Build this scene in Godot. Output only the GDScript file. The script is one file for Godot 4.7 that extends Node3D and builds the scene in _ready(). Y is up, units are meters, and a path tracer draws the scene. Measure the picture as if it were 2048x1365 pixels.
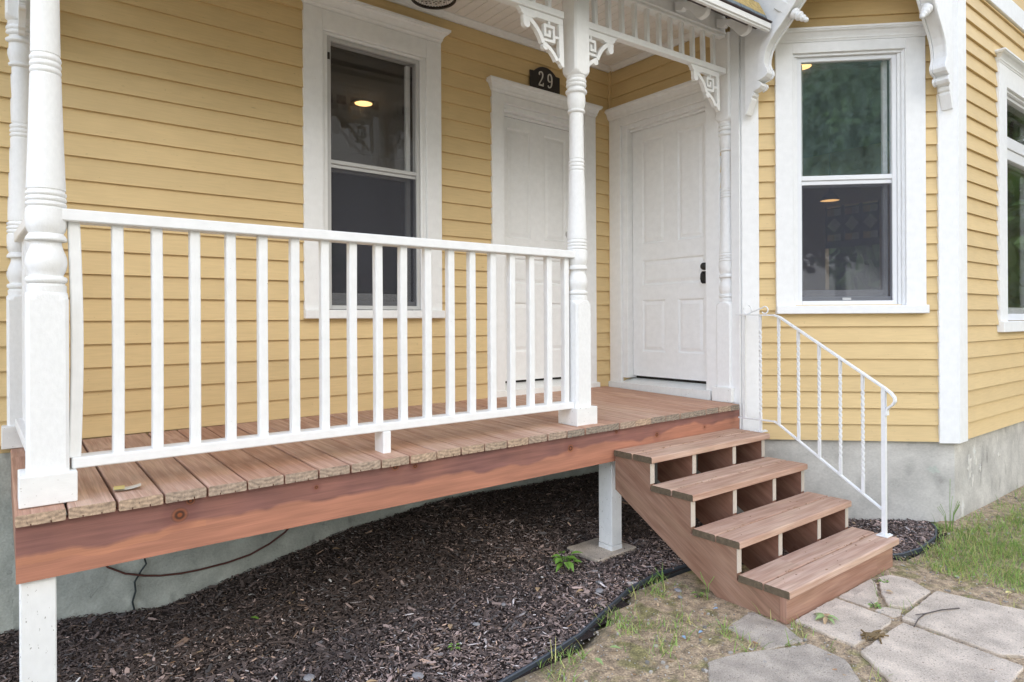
extends Node3D
# A yellow clapboard house with a raised wooden porch. Deck top is y = 0, the ground about y = -0.8. x runs along the main wall, z towards the viewer.

var R := RandomNumberGenerator.new()
var used := {}
var M := {}
const GY := -0.8


class MB:
	var v := PackedVector3Array()
	var n := PackedVector3Array()
	var t := PackedVector2Array()
	var x := Transform3D()

	func tri(a: Vector3, b: Vector3, c: Vector3, na: Vector3, nb: Vector3, nc: Vector3, ua: Vector2, ub: Vector2, uc: Vector2) -> void:
		if ((b - a).cross(c - a).dot(na + nb + nc) > 0.0) == (x.basis.determinant() > 0.0):
			var q := b; b = c; c = q
			q = nb; nb = nc; nc = q
			var w := ub; ub = uc; uc = w
		v.append(x * a); v.append(x * b); v.append(x * c)
		n.append((x.basis * na).normalized()); n.append((x.basis * nb).normalized()); n.append((x.basis * nc).normalized())
		t.append(ua); t.append(ub); t.append(uc)

	func quad(a: Vector3, b: Vector3, c: Vector3, d: Vector3, nn: Vector3, ua: Vector2, ub: Vector2, uc: Vector2, ud: Vector2) -> void:
		tri(a, b, c, nn, nn, nn, ua, ub, uc)
		tri(a, c, d, nn, nn, nn, ua, uc, ud)

	static func uvof(p: Vector3, g: int, ax: int) -> Vector2:
		var i := (g + 1) % 3
		var j := (g + 2) % 3
		return Vector2(p[i], p[j]) if ax == g else Vector2(p[g], p[i] + p[j])

	func box(lo: Vector3, hi: Vector3, g := 0, bev := 0.0, off := Vector2.ZERO) -> void:
		for ax in 3:
			var i := (ax + 1) % 3
			var j := (ax + 2) % 3
			for s in 2:
				var nn := Vector3.ZERO
				nn[ax] = 1.0 if s else -1.0
				var p := []
				for q in 4:
					var w := Vector3.ZERO
					w[ax] = hi[ax] if s else lo[ax]
					w[i] = hi[i] - bev if q == 1 or q == 2 else lo[i] + bev
					w[j] = hi[j] - bev if q >= 2 else lo[j] + bev
					p.append(w)
				quad(p[0], p[1], p[2], p[3], nn, uvof(p[0], g, ax) + off, uvof(p[1], g, ax) + off, uvof(p[2], g, ax) + off, uvof(p[3], g, ax) + off)
		if bev <= 0.0:
			return
		for ax in 3:
			var i := (ax + 1) % 3
			var j := (ax + 2) % 3
			for si in 2:
				for sj in 2:
					var p := []
					for e in 4:
						var w := Vector3.ZERO
						w[ax] = hi[ax] - bev if e == 1 or e == 2 else lo[ax] + bev
						var ii := bev if e >= 2 else 0.0
						var jj := 0.0 if e >= 2 else bev
						w[i] = hi[i] - ii if si else lo[i] + ii
						w[j] = hi[j] - jj if sj else lo[j] + jj
						p.append(w)
					var nn := Vector3.ZERO
					nn[i] = 1.0 if si else -1.0
					nn[j] = 1.0 if sj else -1.0
					nn = nn.normalized()
					var k := i if ax == g else g
					k = ax if ax != g else i
					quad(p[0], p[1], p[2], p[3], nn, uvof(p[0], g, k) + off, uvof(p[1], g, k) + off, uvof(p[2], g, k) + off, uvof(p[3], g, k) + off)
		for q in 8:
			var c := Vector3(hi.x if q & 1 else lo.x, hi.y if q & 2 else lo.y, hi.z if q & 4 else lo.z)
			var d := Vector3(-1.0 if q & 1 else 1.0, -1.0 if q & 2 else 1.0, -1.0 if q & 4 else 1.0)
			var a := c + Vector3(0, d.y, d.z) * bev
			var b := c + Vector3(d.x, 0, d.z) * bev
			var e := c + Vector3(d.x, d.y, 0) * bev
			tri(a, b, e, -d.normalized(), -d.normalized(), -d.normalized(), off, off, off)

	# outline in x, y pushed from z0 to z1; grain angle turns the texture
	func prism(poly: PackedVector2Array, z0: float, z1: float, turn := 0.0, off := Vector2.ZERO, bev := 0.0) -> void:
		var ids := Geometry2D.triangulate_polygon(poly)
		var m := poly.size()
		var area := 0.0
		for i in m:
			area += poly[i].cross(poly[(i + 1) % m])
		var sgn := 1.0 if area > 0.0 else -1.0
		var inner := poly
		if bev > 0.0:
			inner = PackedVector2Array()
			for i in m:
				var d0 := (poly[i] - poly[(i + m - 1) % m]).normalized()
				var d1 := (poly[(i + 1) % m] - poly[i]).normalized()
				var nn := (Vector2(d0.y, -d0.x) + Vector2(d1.y, -d1.x)).normalized() * sgn
				inner.append(poly[i] - nn * bev)
		for k in range(0, ids.size(), 3):
			for z in [z0, z1]:
				var nn := Vector3(0, 0, -1 if z == z0 else 1)
				var a := inner[ids[k]]; var b := inner[ids[k + 1]]; var c := inner[ids[k + 2]]
				tri(Vector3(a.x, a.y, z), Vector3(b.x, b.y, z), Vector3(c.x, c.y, z), nn, nn, nn, a.rotated(turn) + off, b.rotated(turn) + off, c.rotated(turn) + off)
		var run := 0.0
		for i in m:
			var a := poly[i]
			var b := poly[(i + 1) % m]
			var d := b - a
			if d.length() < 1e-6:
				continue
			var nn := Vector3(d.y, -d.x, 0).normalized() * sgn
			var l := d.length()
			quad(Vector3(a.x, a.y, z0 + bev), Vector3(b.x, b.y, z0 + bev), Vector3(b.x, b.y, z1 - bev), Vector3(a.x, a.y, z1 - bev), nn, Vector2(run, z0) + off, Vector2(run + l, z0) + off, Vector2(run + l, z1) + off, Vector2(run, z1) + off)
			if bev > 0.0:
				var e := inner[i]
				var f := inner[(i + 1) % m]
				for s in 2:
					var zz := z1 if s else z0
					var zi := z1 - bev if s else z0 + bev
					var n2 := (nn + Vector3(0, 0, 1 if s else -1)).normalized()
					quad(Vector3(a.x, a.y, zi), Vector3(b.x, b.y, zi), Vector3(f.x, f.y, zz), Vector3(e.x, e.y, zz), n2, Vector2(run, zi) + off, Vector2(run + l, zi) + off, Vector2(run + l, zz) + off, Vector2(run, zz) + off)
			run += l

	# radius, height pairs turned round y
	func lathe(prof: Array, c: Vector3, segs := 32, a0 := 0.0, a1 := TAU) -> void:
		var m := prof.size()
		var nr := []
		for i in m - 1:
			var d: Vector2 = prof[i + 1] - prof[i]
			nr.append(Vector2(d.y, -d.x).normalized())
		var run := 0.0
		for i in m - 1:
			var p: Vector2 = prof[i]
			var q: Vector2 = prof[i + 1]
			if p.distance_to(q) < 1e-6:
				continue
			var n0: Vector2 = nr[i]
			var n1: Vector2 = nr[i]
			if i > 0 and nr[i - 1].dot(nr[i]) > 0.6:
				n0 = (nr[i - 1] + nr[i]).normalized()
			if i < m - 2 and nr[i + 1].dot(nr[i]) > 0.6:
				n1 = (nr[i + 1] + nr[i]).normalized()
			for s in segs:
				var t0 := a0 + (a1 - a0) * s / segs
				var t1 := a0 + (a1 - a0) * (s + 1) / segs
				var e0 := Vector3(cos(t0), 0, sin(t0))
				var e1 := Vector3(cos(t1), 0, sin(t1))
				var y := Vector3.UP
				var A := c + e0 * p.x + y * p.y
				var B := c + e1 * p.x + y * p.y
				var C := c + e1 * q.x + y * q.y
				var D := c + e0 * q.x + y * q.y
				var u0 := t0 * 0.06
				var u1 := t1 * 0.06
				tri(A, B, C, e0 * n0.x + y * n0.y, e1 * n0.x + y * n0.y, e1 * n1.x + y * n1.y, Vector2(p.y, u0), Vector2(p.y, u1), Vector2(q.y, u1))
				tri(A, C, D, e0 * n0.x + y * n0.y, e1 * n1.x + y * n1.y, e0 * n1.x + y * n1.y, Vector2(p.y, u0), Vector2(q.y, u1), Vector2(q.y, u0))

	func tube(pts: Array, r: float, sides := 8, square := 0.0) -> void:
		var up := Vector3.UP
		var rings := []
		var m := pts.size()
		var lastn := Vector3.ZERO
		for i in m:
			var d: Vector3 = (pts[mini(i + 1, m - 1)] - pts[maxi(i - 1, 0)]).normalized()
			if lastn == Vector3.ZERO:
				lastn = d.cross(up if absf(d.y) < 0.9 else Vector3.RIGHT).normalized()
			lastn = (lastn - d * lastn.dot(d)).normalized()
			var b := d.cross(lastn)
			var ring := []
			for s in sides:
				var a := TAU * s / sides
				ring.append([lastn * cos(a) + b * sin(a)])
			for s in sides:
				ring[s].append(pts[i] + ring[s][0] * r)
			rings.append(ring)
		var run := 0.0
		for i in m - 1:
			var l: float = pts[i].distance_to(pts[i + 1])
			for s in sides:
				var s2 := (s + 1) % sides
				var A: Array = rings[i][s]; var B: Array = rings[i][s2]; var C: Array = rings[i + 1][s2]; var D: Array = rings[i + 1][s]
				tri(A[1], B[1], C[1], A[0], B[0], C[0], Vector2(run, s * 0.01), Vector2(run, s * 0.01 + 0.01), Vector2(run + l, s * 0.01 + 0.01))
				tri(A[1], C[1], D[1], A[0], C[0], D[0], Vector2(run, s * 0.01), Vector2(run + l, s * 0.01 + 0.01), Vector2(run + l, s * 0.01))
			run += l
		for e in [0, m - 1]:
			var d: Vector3 = (pts[0] - pts[1]).normalized() if e == 0 else (pts[m - 1] - pts[m - 2]).normalized()
			for s in sides:
				tri(pts[e], rings[e][s][1], rings[e][(s + 1) % sides][1], d, d, d, Vector2.ZERO, Vector2.ZERO, Vector2.ZERO)

	# closed rings of equal length joined by flat quads
	func loft(rings: Array, caps := true) -> void:
		var m: int = rings[0].size()
		var mid := []
		for r in rings:
			var c := Vector3.ZERO
			for p in r:
				c += p
			mid.append(c / m)
		for i in rings.size() - 1:
			for s in m:
				var A: Vector3 = rings[i][s]; var B: Vector3 = rings[i][(s + 1) % m]; var C: Vector3 = rings[i + 1][(s + 1) % m]; var D: Vector3 = rings[i + 1][s]
				var nn := (C - A).cross(D - B).normalized()
				if nn.dot((A + C) / 2 - (mid[i] + mid[i + 1]) / 2) < 0.0:
					nn = -nn
				quad(A, B, C, D, nn, Vector2(A.y, A.x + A.z), Vector2(B.y, B.x + B.z), Vector2(C.y, C.x + C.z), Vector2(D.y, D.x + D.z))
		if caps:
			for e in [0, rings.size() - 1]:
				var nn: Vector3 = (mid[0] - mid[1]).normalized() if e == 0 else (mid[e] - mid[e - 1]).normalized()
				for s in m:
					tri(mid[e], rings[e][s], rings[e][(s + 1) % m], nn, nn, nn, Vector2.ZERO, Vector2(rings[e][s].x, rings[e][s].z), Vector2(rings[e][(s + 1) % m].x, rings[e][(s + 1) % m].z))

	# a bar of w by h from a to b
	func bar(a: Vector3, b: Vector3, w: float, h: float, bev := 0.0, up := Vector3.UP, off := Vector2.ZERO) -> void:
		var d := (b - a).normalized()
		var s := d.cross(up)
		s = d.cross(Vector3.RIGHT).normalized() if s.length() < 0.01 else s.normalized()
		var keep := x
		x = keep * Transform3D(Basis(d, s.cross(d), s), a)
		box(Vector3(0, -h / 2, -w / 2), Vector3(a.distance_to(b), h / 2, w / 2), 0, bev, off)
		x = keep

	func add(m: ArrayMesh, mat: Material) -> ArrayMesh:
		var a := []
		a.resize(Mesh.ARRAY_MAX)
		a[Mesh.ARRAY_VERTEX] = v
		a[Mesh.ARRAY_NORMAL] = n
		a[Mesh.ARRAY_TEX_UV] = t
		m.add_surface_from_arrays(Mesh.PRIMITIVE_TRIANGLES, a)
		m.surface_set_material(m.get_surface_count() - 1, mat)
		return m

	func mesh(mat: Material) -> ArrayMesh:
		return add(ArrayMesh.new(), mat)


# ---------------------------------------------------------------- naming and tagging

func numbered(p: Node, called: String) -> String:
	var key := str(p.get_instance_id()) + called
	var k: int = used.get(key, -1) + 1
	used[key] = k
	return called if k == 0 else "%s_%03d" % [called, k]


func put(p: Node, called: String, mesh: Mesh, xf := Transform3D()) -> MeshInstance3D:
	var o := MeshInstance3D.new()
	o.name = numbered(p, called)
	o.mesh = mesh
	o.transform = xf
	p.add_child(o, true)
	return o


func group_node(p: Node, called: String, xf := Transform3D()) -> Node3D:
	var o := Node3D.new()
	o.name = numbered(p, called)
	o.transform = xf
	p.add_child(o, true)
	return o


func tag(o: Node, label: String, category: String, group := "", kind := "") -> void:
	o.set_meta("label", label)
	if category:
		o.set_meta("category", category)
	if group:
		o.set_meta("group", group)
	if kind:
		o.set_meta("kind", kind)


func thing(called: String, label: String, category: String, at := Vector3.ZERO, group := "") -> Node3D:
	var o := group_node(self, called, Transform3D(Basis(), at))
	tag(o, label, category, group)
	return o


func one(p: Node, called: String, mat: Material, make: Callable, xf := Transform3D()) -> MeshInstance3D:
	var b := MB.new()
	make.call(b)
	return put(p, called, b.mesh(mat), xf)


func bx(p: Node, called: String, mat: Material, lo: Vector3, hi: Vector3, bev := 0.003, g := 0, xf := Transform3D()) -> MeshInstance3D:
	var b := MB.new()
	b.box(lo, hi, g, bev, Vector2(R.randf(), R.randf()) * 3.0)
	return put(p, called, b.mesh(mat), xf)


# ---------------------------------------------------------------- materials

func noise(seed_: int, freq := 0.01, oct := 4, kind := FastNoiseLite.TYPE_SIMPLEX_SMOOTH) -> FastNoiseLite:
	var f := FastNoiseLite.new()
	f.seed = seed_
	f.frequency = freq
	f.noise_type = kind
	f.fractal_octaves = oct
	return f


func paint_image(w: int, h: int, f: Callable) -> ImageTexture:
	var im := Image.create(w, h, false, Image.FORMAT_RGBA8)
	for y in h:
		for x in w:
			im.set_pixel(x, y, f.call(x, y))
	return ImageTexture.create_from_image(im)


func std(color: Color, rough := 0.6, tex: Texture2D = null, bump: Texture2D = null, depth := 0.0, scale := Vector3.ONE, tri := false) -> StandardMaterial3D:
	var m := StandardMaterial3D.new()
	m.albedo_color = color.linear_to_srgb()
	m.roughness = rough
	m.albedo_texture = tex
	if bump:
		m.heightmap_enabled = true
		m.heightmap_texture = bump
		m.heightmap_scale = depth
	m.uv1_scale = scale
	if tri:
		m.uv1_triplanar = true
		m.uv1_world_triplanar = true
	return m


func lin(r: float, g: float, b: float) -> Color:
	return Color(r, g, b)


func make_materials() -> void:
	var na := noise(1, 0.02, 4)
	var nb := noise(2, 0.05, 3)
	var nc := noise(3, 0.008, 3)
	var nw := noise(4, 1.0, 1, FastNoiseLite.TYPE_VALUE)
	# wood: long streaks along u
	var grain := paint_image(512, 512, func(x, y):
		var warp := 14.0 * nc.get_noise_2d(x * 0.6, y * 0.8)
		var a := na.get_noise_2d(x * 0.5, y * 5.0 + warp * 6.0)
		var s := nb.get_noise_2d(x * 0.35, y * 14.0)
		var big := nc.get_noise_2d(x * 1.2, y * 2.5)
		var k := clampf(0.88 + 0.08 * a + 0.07 * s + 0.10 * big, 0.3, 1.0)
		var worn := clampf(1.6 * nc.get_noise_2d(x * 0.9 + 700, y * 1.3) + 0.8 * nb.get_noise_2d(x * 0.3, y * 5.0) - 0.05, 0.0, 0.75)
		return Color(k, k * (0.97 + 0.05 * big), k * (0.95 + 0.08 * big)).lerp(Color(1.0 * k, 1.0 * k, 0.97 * k) * 1.05, worn))
	var grain_bump := paint_image(512, 512, func(x, y):
		var k := 0.5 + 0.35 * nb.get_noise_2d(x * 0.4, y * 12.0) + 0.2 * na.get_noise_2d(x * 3.0, y * 9.0)
		return Color(k, k, k))
	var ends := paint_image(256, 256, func(x, y):
		var p := Vector2(x - 118, y - 290)
		var r := p.length() + 5.0 * na.get_noise_2d(x * 1.4, y * 1.4)
		var ring := 0.5 + 0.5 * sin(r * 0.34)
		var k := 0.78 + 0.13 * ring + 0.10 * nb.get_noise_2d(x, y) + 0.12 * nc.get_noise_2d(x * 3, y * 3)
		var crack := absf(sin(p.angle() * 38.0 + 3.0 * nc.get_noise_2d(x * 2, y * 2)))
		if crack < 0.035:
			k *= 0.6
		return Color(k, k * 0.98, k * 0.95))
	var paint_bump := paint_image(512, 512, func(x, y):
		var k := 0.5 + 0.28 * na.get_noise_2d(x * 2.0, y * 2.0) + 0.22 * nb.get_noise_2d(x * 2.0, y * 4.0)
		return Color(k, k, k))
	var siding_bump := paint_image(512, 512, func(x, y):
		var k := 0.5 + 0.3 * nb.get_noise_2d(x * 0.25, y * 6.0) + 0.15 * na.get_noise_2d(x, y * 2.0)
		return Color(k, k, k))
	var siding_tone := paint_image(512, 512, func(x, y):
		var k := 0.965 + 0.03 * nb.get_noise_2d(x * 0.25, y * 5.0) + 0.018 * nc.get_noise_2d(x * 1.1, y * 2.2)
		var dirt := na.get_noise_2d(x * 1.5 + 900, y * 7.0)
		if dirt > 0.6:
			k -= 0.9 * (dirt - 0.6)
		if nw.get_noise_2d(x * 0.9, y * 0.9) > 0.985:
			k *= 0.8
		return Color(k, k * 0.995, k * 0.985))
	var white_tone := paint_image(512, 512, func(x, y):
		var k := 0.975 + 0.018 * nc.get_noise_2d(x * 2.0, y * 2.0) + 0.012 * nb.get_noise_2d(x * 0.4, y * 5.0)
		if nw.get_noise_2d(x * 0.33 + 400, y * 0.33) > 0.985:
			k -= 0.25
		return Color(k, k, k * 0.995))
	var worn_tone := paint_image(512, 512, func(x, y):
		var k := 0.97 + 0.02 * nc.get_noise_2d(x * 2.0, y * 2.0)
		var c := na.get_noise_2d(x * 1.6 + 70, y * 2.2 + 30)
		if c > 0.55 and nb.get_noise_2d(x * 2.0, y * 2.0) > 0.05:
			return Color(0.62, 0.6, 0.56)
		return Color(k, k, k * 0.99))
	var concrete_tone := paint_image(512, 512, func(x, y):
		var k := 0.90 + 0.10 * nc.get_noise_2d(x * 1.1, y * 1.4) + 0.08 * na.get_noise_2d(x, y) + 0.05 * nw.get_noise_2d(x * 0.8, y * 0.8)
		var st := nc.get_noise_2d(x * 2.3 + 300, y * 1.2)
		if st > 0.42:
			k -= 0.5 * (st - 0.42)
		elif st < -0.5:
			k += 0.6 * (-0.5 - st)
		var cr := absf(nc.get_noise_2d(x * 1.0 + 50, y * 1.0 + 20))
		if cr < 0.003:
			k *= 0.88
		return Color(k, k * 0.985, k * 0.96))
	var rough_bump := paint_image(512, 512, func(x, y):
		var k := 0.5 + 0.3 * na.get_noise_2d(x * 1.5, y * 1.5) + 0.25 * nb.get_noise_2d(x * 3.0, y * 3.0)
		return Color(k, k, k))
	var slab_tone := paint_image(512, 512, func(x, y):
		var k := 0.86 + 0.14 * nc.get_noise_2d(x * 1.3, y * 1.3) + 0.14 * nb.get_noise_2d(x * 5.0, y * 5.0)
		var s := nw.get_noise_2d(x * 0.45, y * 0.45)
		if s > 0.72:
			k *= 0.74
		elif s < -0.82:
			k *= 1.1
		return Color(k, k * 0.965, k * 0.92))
	var soil_tone := paint_image(512, 512, func(x, y):
		var g := nc.get_noise_2d(x * 1.6, y * 1.6)
		var k := 0.72 + 0.22 * na.get_noise_2d(x * 2.0, y * 2.0) + 0.2 * nb.get_noise_2d(x * 4.0, y * 4.0)
		var s := nw.get_noise_2d(x * 0.5, y * 0.5)
		if s > 0.8:
			k *= 1.35
		var c := Color(k, k * 0.91, k * 0.79)
		return c.lerp(Color(k * 0.62, k * 0.66, k * 0.36), clampf(g * 1.3 - 0.1, 0.0, 0.55)))
	var mulch_tone := paint_image(512, 512, func(x, y):
		var k := 0.6 + 0.5 * nb.get_noise_2d(x * 2.0, y * 5.0) + 0.2 * na.get_noise_2d(x, y)
		return Color(clampf(k, 0.1, 1), clampf(k * 0.9, 0.1, 1), clampf(k * 0.86, 0.1, 1)))
	# the front beam: dark sapwood above a wavy line, knots
	var knots := [[0.118, 0.30, 1.3], [0.127, 0.06, 0.8], [0.36, 0.12, 0.7], [0.60, 0.36, 1.1], [0.78, 0.42, 0.9], [0.245, 0.22, 0.5], [0.335, 0.06, 0.9], [0.69, 0.1, 0.7], [0.90, 0.45, 0.5]]
	var beam_tone := paint_image(2048, 128, func(x, y):
		var u: float = x / 2048.0
		var w: float = y / 128.0
		var line := 0.60 - 0.20 * u + 0.18 * nc.get_noise_2d(x * 0.55, 5.0) + 0.05 * na.get_noise_2d(x * 0.6, 50.0) - 0.06 * sin(u * 9.0)
		var d := clampf((line - w) * 14.0, 0.0, 1.0)
		var streak := 0.94 + 0.07 * nb.get_noise_2d(x * 0.10, y * 9.0) + 0.05 * na.get_noise_2d(x * 0.12, y * 4.0)
		var light := Color(0.77, 0.535, 0.435) * (1.0 + 0.10 * nc.get_noise_2d(x * 0.6, y * 4.0))
		var dark := Color(0.55, 0.385, 0.37) * (1.0 + 0.16 * nc.get_noise_2d(x * 0.7 + 99, y * 6.0))
		var c := light.lerp(dark, d * (0.75 + 0.25 * na.get_noise_2d(x * 0.3, 300.0)))
		if d <= 0.0 and w - line < 0.12 and u < 0.14:
			c = c.lerp(Color(0.86, 0.6, 0.45), 0.4)
		for k in knots:
			var e: float = Vector2((u - k[0]) * 32.0, (w - k[1]) * 1.6).length() / (0.2 * k[2])
			if e < 1.0:
				c = c.lerp(Color(0.66, 0.36, 0.2) * (0.7 + 0.3 * sin(e * 12.0)), 1.0 - e * e)
			elif e < 2.2:
				c = c.lerp(Color(0.5, 0.3, 0.28), 0.35 * (2.2 - e) / 1.2)
		c = c * streak
		c.a = 1.0
		return c)
	var dust_reflection := paint_image(512, 512, func(x, y):  # window dust and specks, with green-blue mottling painted in for mirrored trees
		var k := 0.17 + 0.10 * nc.get_noise_2d(x * 1.3, y * 1.0) + 0.07 * na.get_noise_2d(x * 1.6, y * 1.6)
		if nw.get_noise_2d(x * 0.7, y * 0.7) > 0.84:
			k += 0.16
		var edge := minf(minf(x, 511 - x), minf(y, 511 - y)) / 60.0
		if edge < 1.0:
			k += 0.06 * (1.0 - edge)
		return Color(0.50, 0.60, 0.58, clampf(k, 0.04, 0.7)))
	var bark := paint_image(256, 256, func(x, y):
		var k := 0.6 + 0.5 * na.get_noise_2d(x * 6.0, y * 0.8)
		return Color(k, k * 0.9, k * 0.8))

	M.siding = std(lin(0.705, 0.528, 0.268), 0.62, siding_tone, siding_bump, 0.05, Vector3(0.7, 0.7, 1))
	M.boards = [M.siding]
	for q in [0.965, 1.025, 0.985, 1.01]:
		var v: StandardMaterial3D = M.siding.duplicate()
		v.albedo_color = Color(0.705 * q, 0.528 * q, 0.268 * q).linear_to_srgb()
		M.boards.append(v)
	M.white = std(lin(0.865, 0.87, 0.87), 0.5, white_tone, paint_bump, 0.015, Vector3(1.6, 1.6, 1))
	M.old_white = std(lin(0.865, 0.87, 0.87), 0.5, white_tone, paint_bump, 0.13, Vector3(3.0, 5.0, 1))
	M.worn_white = std(lin(0.85, 0.855, 0.85), 0.6, worn_tone, grain_bump, 0.05, Vector3(1.6, 3.0, 1))
	M.ceiling = std(lin(0.86, 0.83, 0.79), 0.55, white_tone, paint_bump, 0.05, Vector3(1.2, 1.2, 1))
	M.deck = []
	for c in [lin(0.62, 0.385, 0.28), lin(0.66, 0.435, 0.33), lin(0.59, 0.36, 0.26), lin(0.68, 0.475, 0.37), lin(0.62, 0.42, 0.32)]:
		M.deck.append(std(c, 0.72, grain, grain_bump, 0.12, Vector3(0.45, 2.6, 1)))
	M.end_grain = []
	for c in [lin(0.62, 0.47, 0.35), lin(0.56, 0.44, 0.34), lin(0.54, 0.43, 0.345)]:
		M.end_grain.append(std(c, 0.8, ends, grain_bump, 0.1, Vector3(4.5, 4.5, 1)))
	M.grey_end = std(lin(0.40, 0.345, 0.29), 0.85, ends, grain_bump, 0.15, Vector3(4.5, 4.5, 1))
	M.beam = std(lin(0.86, 0.84, 0.82), 0.6, beam_tone, grain_bump, 0.06, Vector3(1, 1, 1))
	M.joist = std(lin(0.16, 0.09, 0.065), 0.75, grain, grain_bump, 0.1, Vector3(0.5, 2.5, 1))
	M.tread = [std(lin(0.635, 0.435, 0.33), 0.75, grain, grain_bump, 0.12, Vector3(0.4, 2.4, 1)), std(lin(0.665, 0.465, 0.36), 0.75, grain, grain_bump, 0.12, Vector3(0.4, 2.2, 1)), std(lin(0.60, 0.395, 0.295), 0.75, grain, grain_bump, 0.12, Vector3(0.4, 2.6, 1))]
	M.tread_end = std(lin(0.15, 0.115, 0.075), 0.9, concrete_tone, rough_bump, 0.2, Vector3(4, 4, 1))
	M.stringer = std(lin(0.355, 0.212, 0.145), 0.8, grain, grain_bump, 0.08, Vector3(0.6, 1.6, 1))
	M.stringer_red = std(lin(0.34, 0.175, 0.12), 0.8, grain, grain_bump, 0.08, Vector3(0.6, 1.6, 1))
	M.riser = std(lin(0.43, 0.25, 0.178), 0.75, grain, grain_bump, 0.1, Vector3(0.4, 1.6, 1))
	M.cut_edge = std(lin(0.58, 0.52, 0.45), 0.85, worn_tone, grain_bump, 0.1, Vector3(3, 3, 1))
	M.concrete = std(lin(0.62, 0.62, 0.605), 0.9, concrete_tone, rough_bump, 0.3, Vector3(0.45, 0.45, 0.45), true)
	M.salt = std(lin(0.80, 0.80, 0.78), 0.95, concrete_tone, rough_bump, 0.3, Vector3(1.5, 1.5, 1.5), true)
	M.old_concrete = std(lin(0.54, 0.59, 0.56), 0.9, concrete_tone, rough_bump, 0.4, Vector3(0.6, 0.6, 0.6), true)
	M.slab = std(lin(0.74, 0.675, 0.595), 0.92, slab_tone, rough_bump, 0.35, Vector3(0.9, 0.9, 0.9), true)
	M.slab_soiled = std(lin(0.56, 0.52, 0.465), 0.95, slab_tone, rough_bump, 0.5, Vector3(1.1, 1.1, 1.1), true)
	M.soil = std(lin(0.72, 0.66, 0.575), 1.0, soil_tone, rough_bump, 1.2, Vector3(0.8, 0.8, 0.8), true)
	M.mulch_base = std(lin(0.085, 0.060, 0.050), 1.0, mulch_tone, mulch_tone, 1.6, Vector3(2.2, 2.2, 2.2), true)
	M.lawn = std(lin(0.10, 0.14, 0.045), 1.0, soil_tone, rough_bump, 1.0, Vector3(0.5, 0.5, 0.5), true)
	M.plastic = std(lin(0.05, 0.06, 0.074), 0.45, null, rough_bump, 0.1, Vector3(4, 4, 4), true)
	M.iron_white = std(lin(0.82, 0.83, 0.835), 0.32, white_tone, paint_bump, 0.03, Vector3(3, 3, 1))
	M.plaque = std(lin(0.022, 0.019, 0.018), 0.55, null, rough_bump, 0.05, Vector3(6, 6, 6), true)
	M.digit = std(lin(0.62, 0.6, 0.55), 0.45)
	M.bronze = std(lin(0.03, 0.022, 0.018), 0.4)
	M.bronze.metallic = 0.6
	M.black = std(lin(0.012, 0.012, 0.012), 0.35)
	M.dark = std(lin(0.02, 0.018, 0.016), 0.9)
	M.alu = std(lin(0.50, 0.50, 0.49), 0.4)
	M.vinyl = std(lin(0.78, 0.79, 0.80), 0.35)
	M.glass = std(lin(0.012, 0.016, 0.014), 0.02)
	M.glass.albedo_color.a = 0.06
	M.glass.metallic_specular = 0.7
	M.glass.transparency = BaseMaterial3D.TRANSPARENCY_ALPHA
	M.screen = std(lin(0.05, 0.053, 0.068), 0.9)
	M.screen.albedo_color.a = 0.6
	M.screen.transparency = BaseMaterial3D.TRANSPARENCY_ALPHA
	M.dust_reflection = std(Color.WHITE, 0.8, dust_reflection)
	M.dust_reflection.transparency = BaseMaterial3D.TRANSPARENCY_ALPHA
	M.crystal = std(Color(1, 1, 1), 0.03)
	M.crystal.albedo_color.a = 0.05
	M.crystal.refraction_enabled = true
	M.crystal.refraction_scale = 0.05
	M.inside = std(lin(0.14, 0.13, 0.125), 0.9)
	M.inside_floor = std(lin(0.16, 0.09, 0.05), 0.6, grain)
	M.cable = std(lin(0.11, 0.04, 0.03), 0.6)
	M.black_cable = std(lin(0.02, 0.03, 0.03), 0.6)
	M.roofing = std(lin(0.16, 0.20, 0.24), 0.9, concrete_tone, rough_bump, 0.3, Vector3(2, 2, 1))
	M.shingle_yellow = std(lin(0.60, 0.47, 0.21), 0.8, concrete_tone, rough_bump, 0.2, Vector3(3, 3, 1))
	M.shingle_bare = std(lin(0.21, 0.27, 0.33), 0.9, concrete_tone, rough_bump, 0.3, Vector3(3, 3, 1))
	M.drip = std(lin(0.035, 0.018, 0.018), 0.6)
	M.bark = std(lin(0.10, 0.075, 0.055), 1.0, bark, bark, 2.0, Vector3(1, 1, 1))
	M.chip = std(Color.WHITE, 0.9)
	M.chip.vertex_color_use_as_albedo = true
	M.blade = std(Color.WHITE, 0.6)
	M.blade.vertex_color_use_as_albedo = true
	M.blade.backlight_enabled = true
	M.blade.backlight = Color(0.3, 0.35, 0.12)
	M.leaf = std(lin(0.16, 0.30, 0.05), 0.5)
	M.leaf.backlight_enabled = true
	M.leaf.backlight = Color(0.35, 0.45, 0.12)
	M.pale_leaf = std(lin(0.26, 0.36, 0.13), 0.6)
	M.dry_leaf = std(lin(0.42, 0.29, 0.16), 0.8)
	M.pod = std(lin(0.17, 0.115, 0.05), 0.8)
	M.stick = std(lin(0.085, 0.07, 0.062), 0.9)
	M.paper = std(lin(0.62, 0.60, 0.52), 0.7)
	M.paper_yellow = std(lin(0.66, 0.56, 0.22), 0.7)
	M.pebble = std(lin(0.27, 0.26, 0.26), 0.85, null, rough_bump, 0.3, Vector3(5, 5, 5), true)
	M.blue_bit = std(lin(0.25, 0.38, 0.52), 0.7)
	M.glow = std(Color(0, 0, 0), 0.5)
	M.glow.emission_enabled = true
	M.glow.emission = Color(1.0, 0.78, 0.5)
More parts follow.
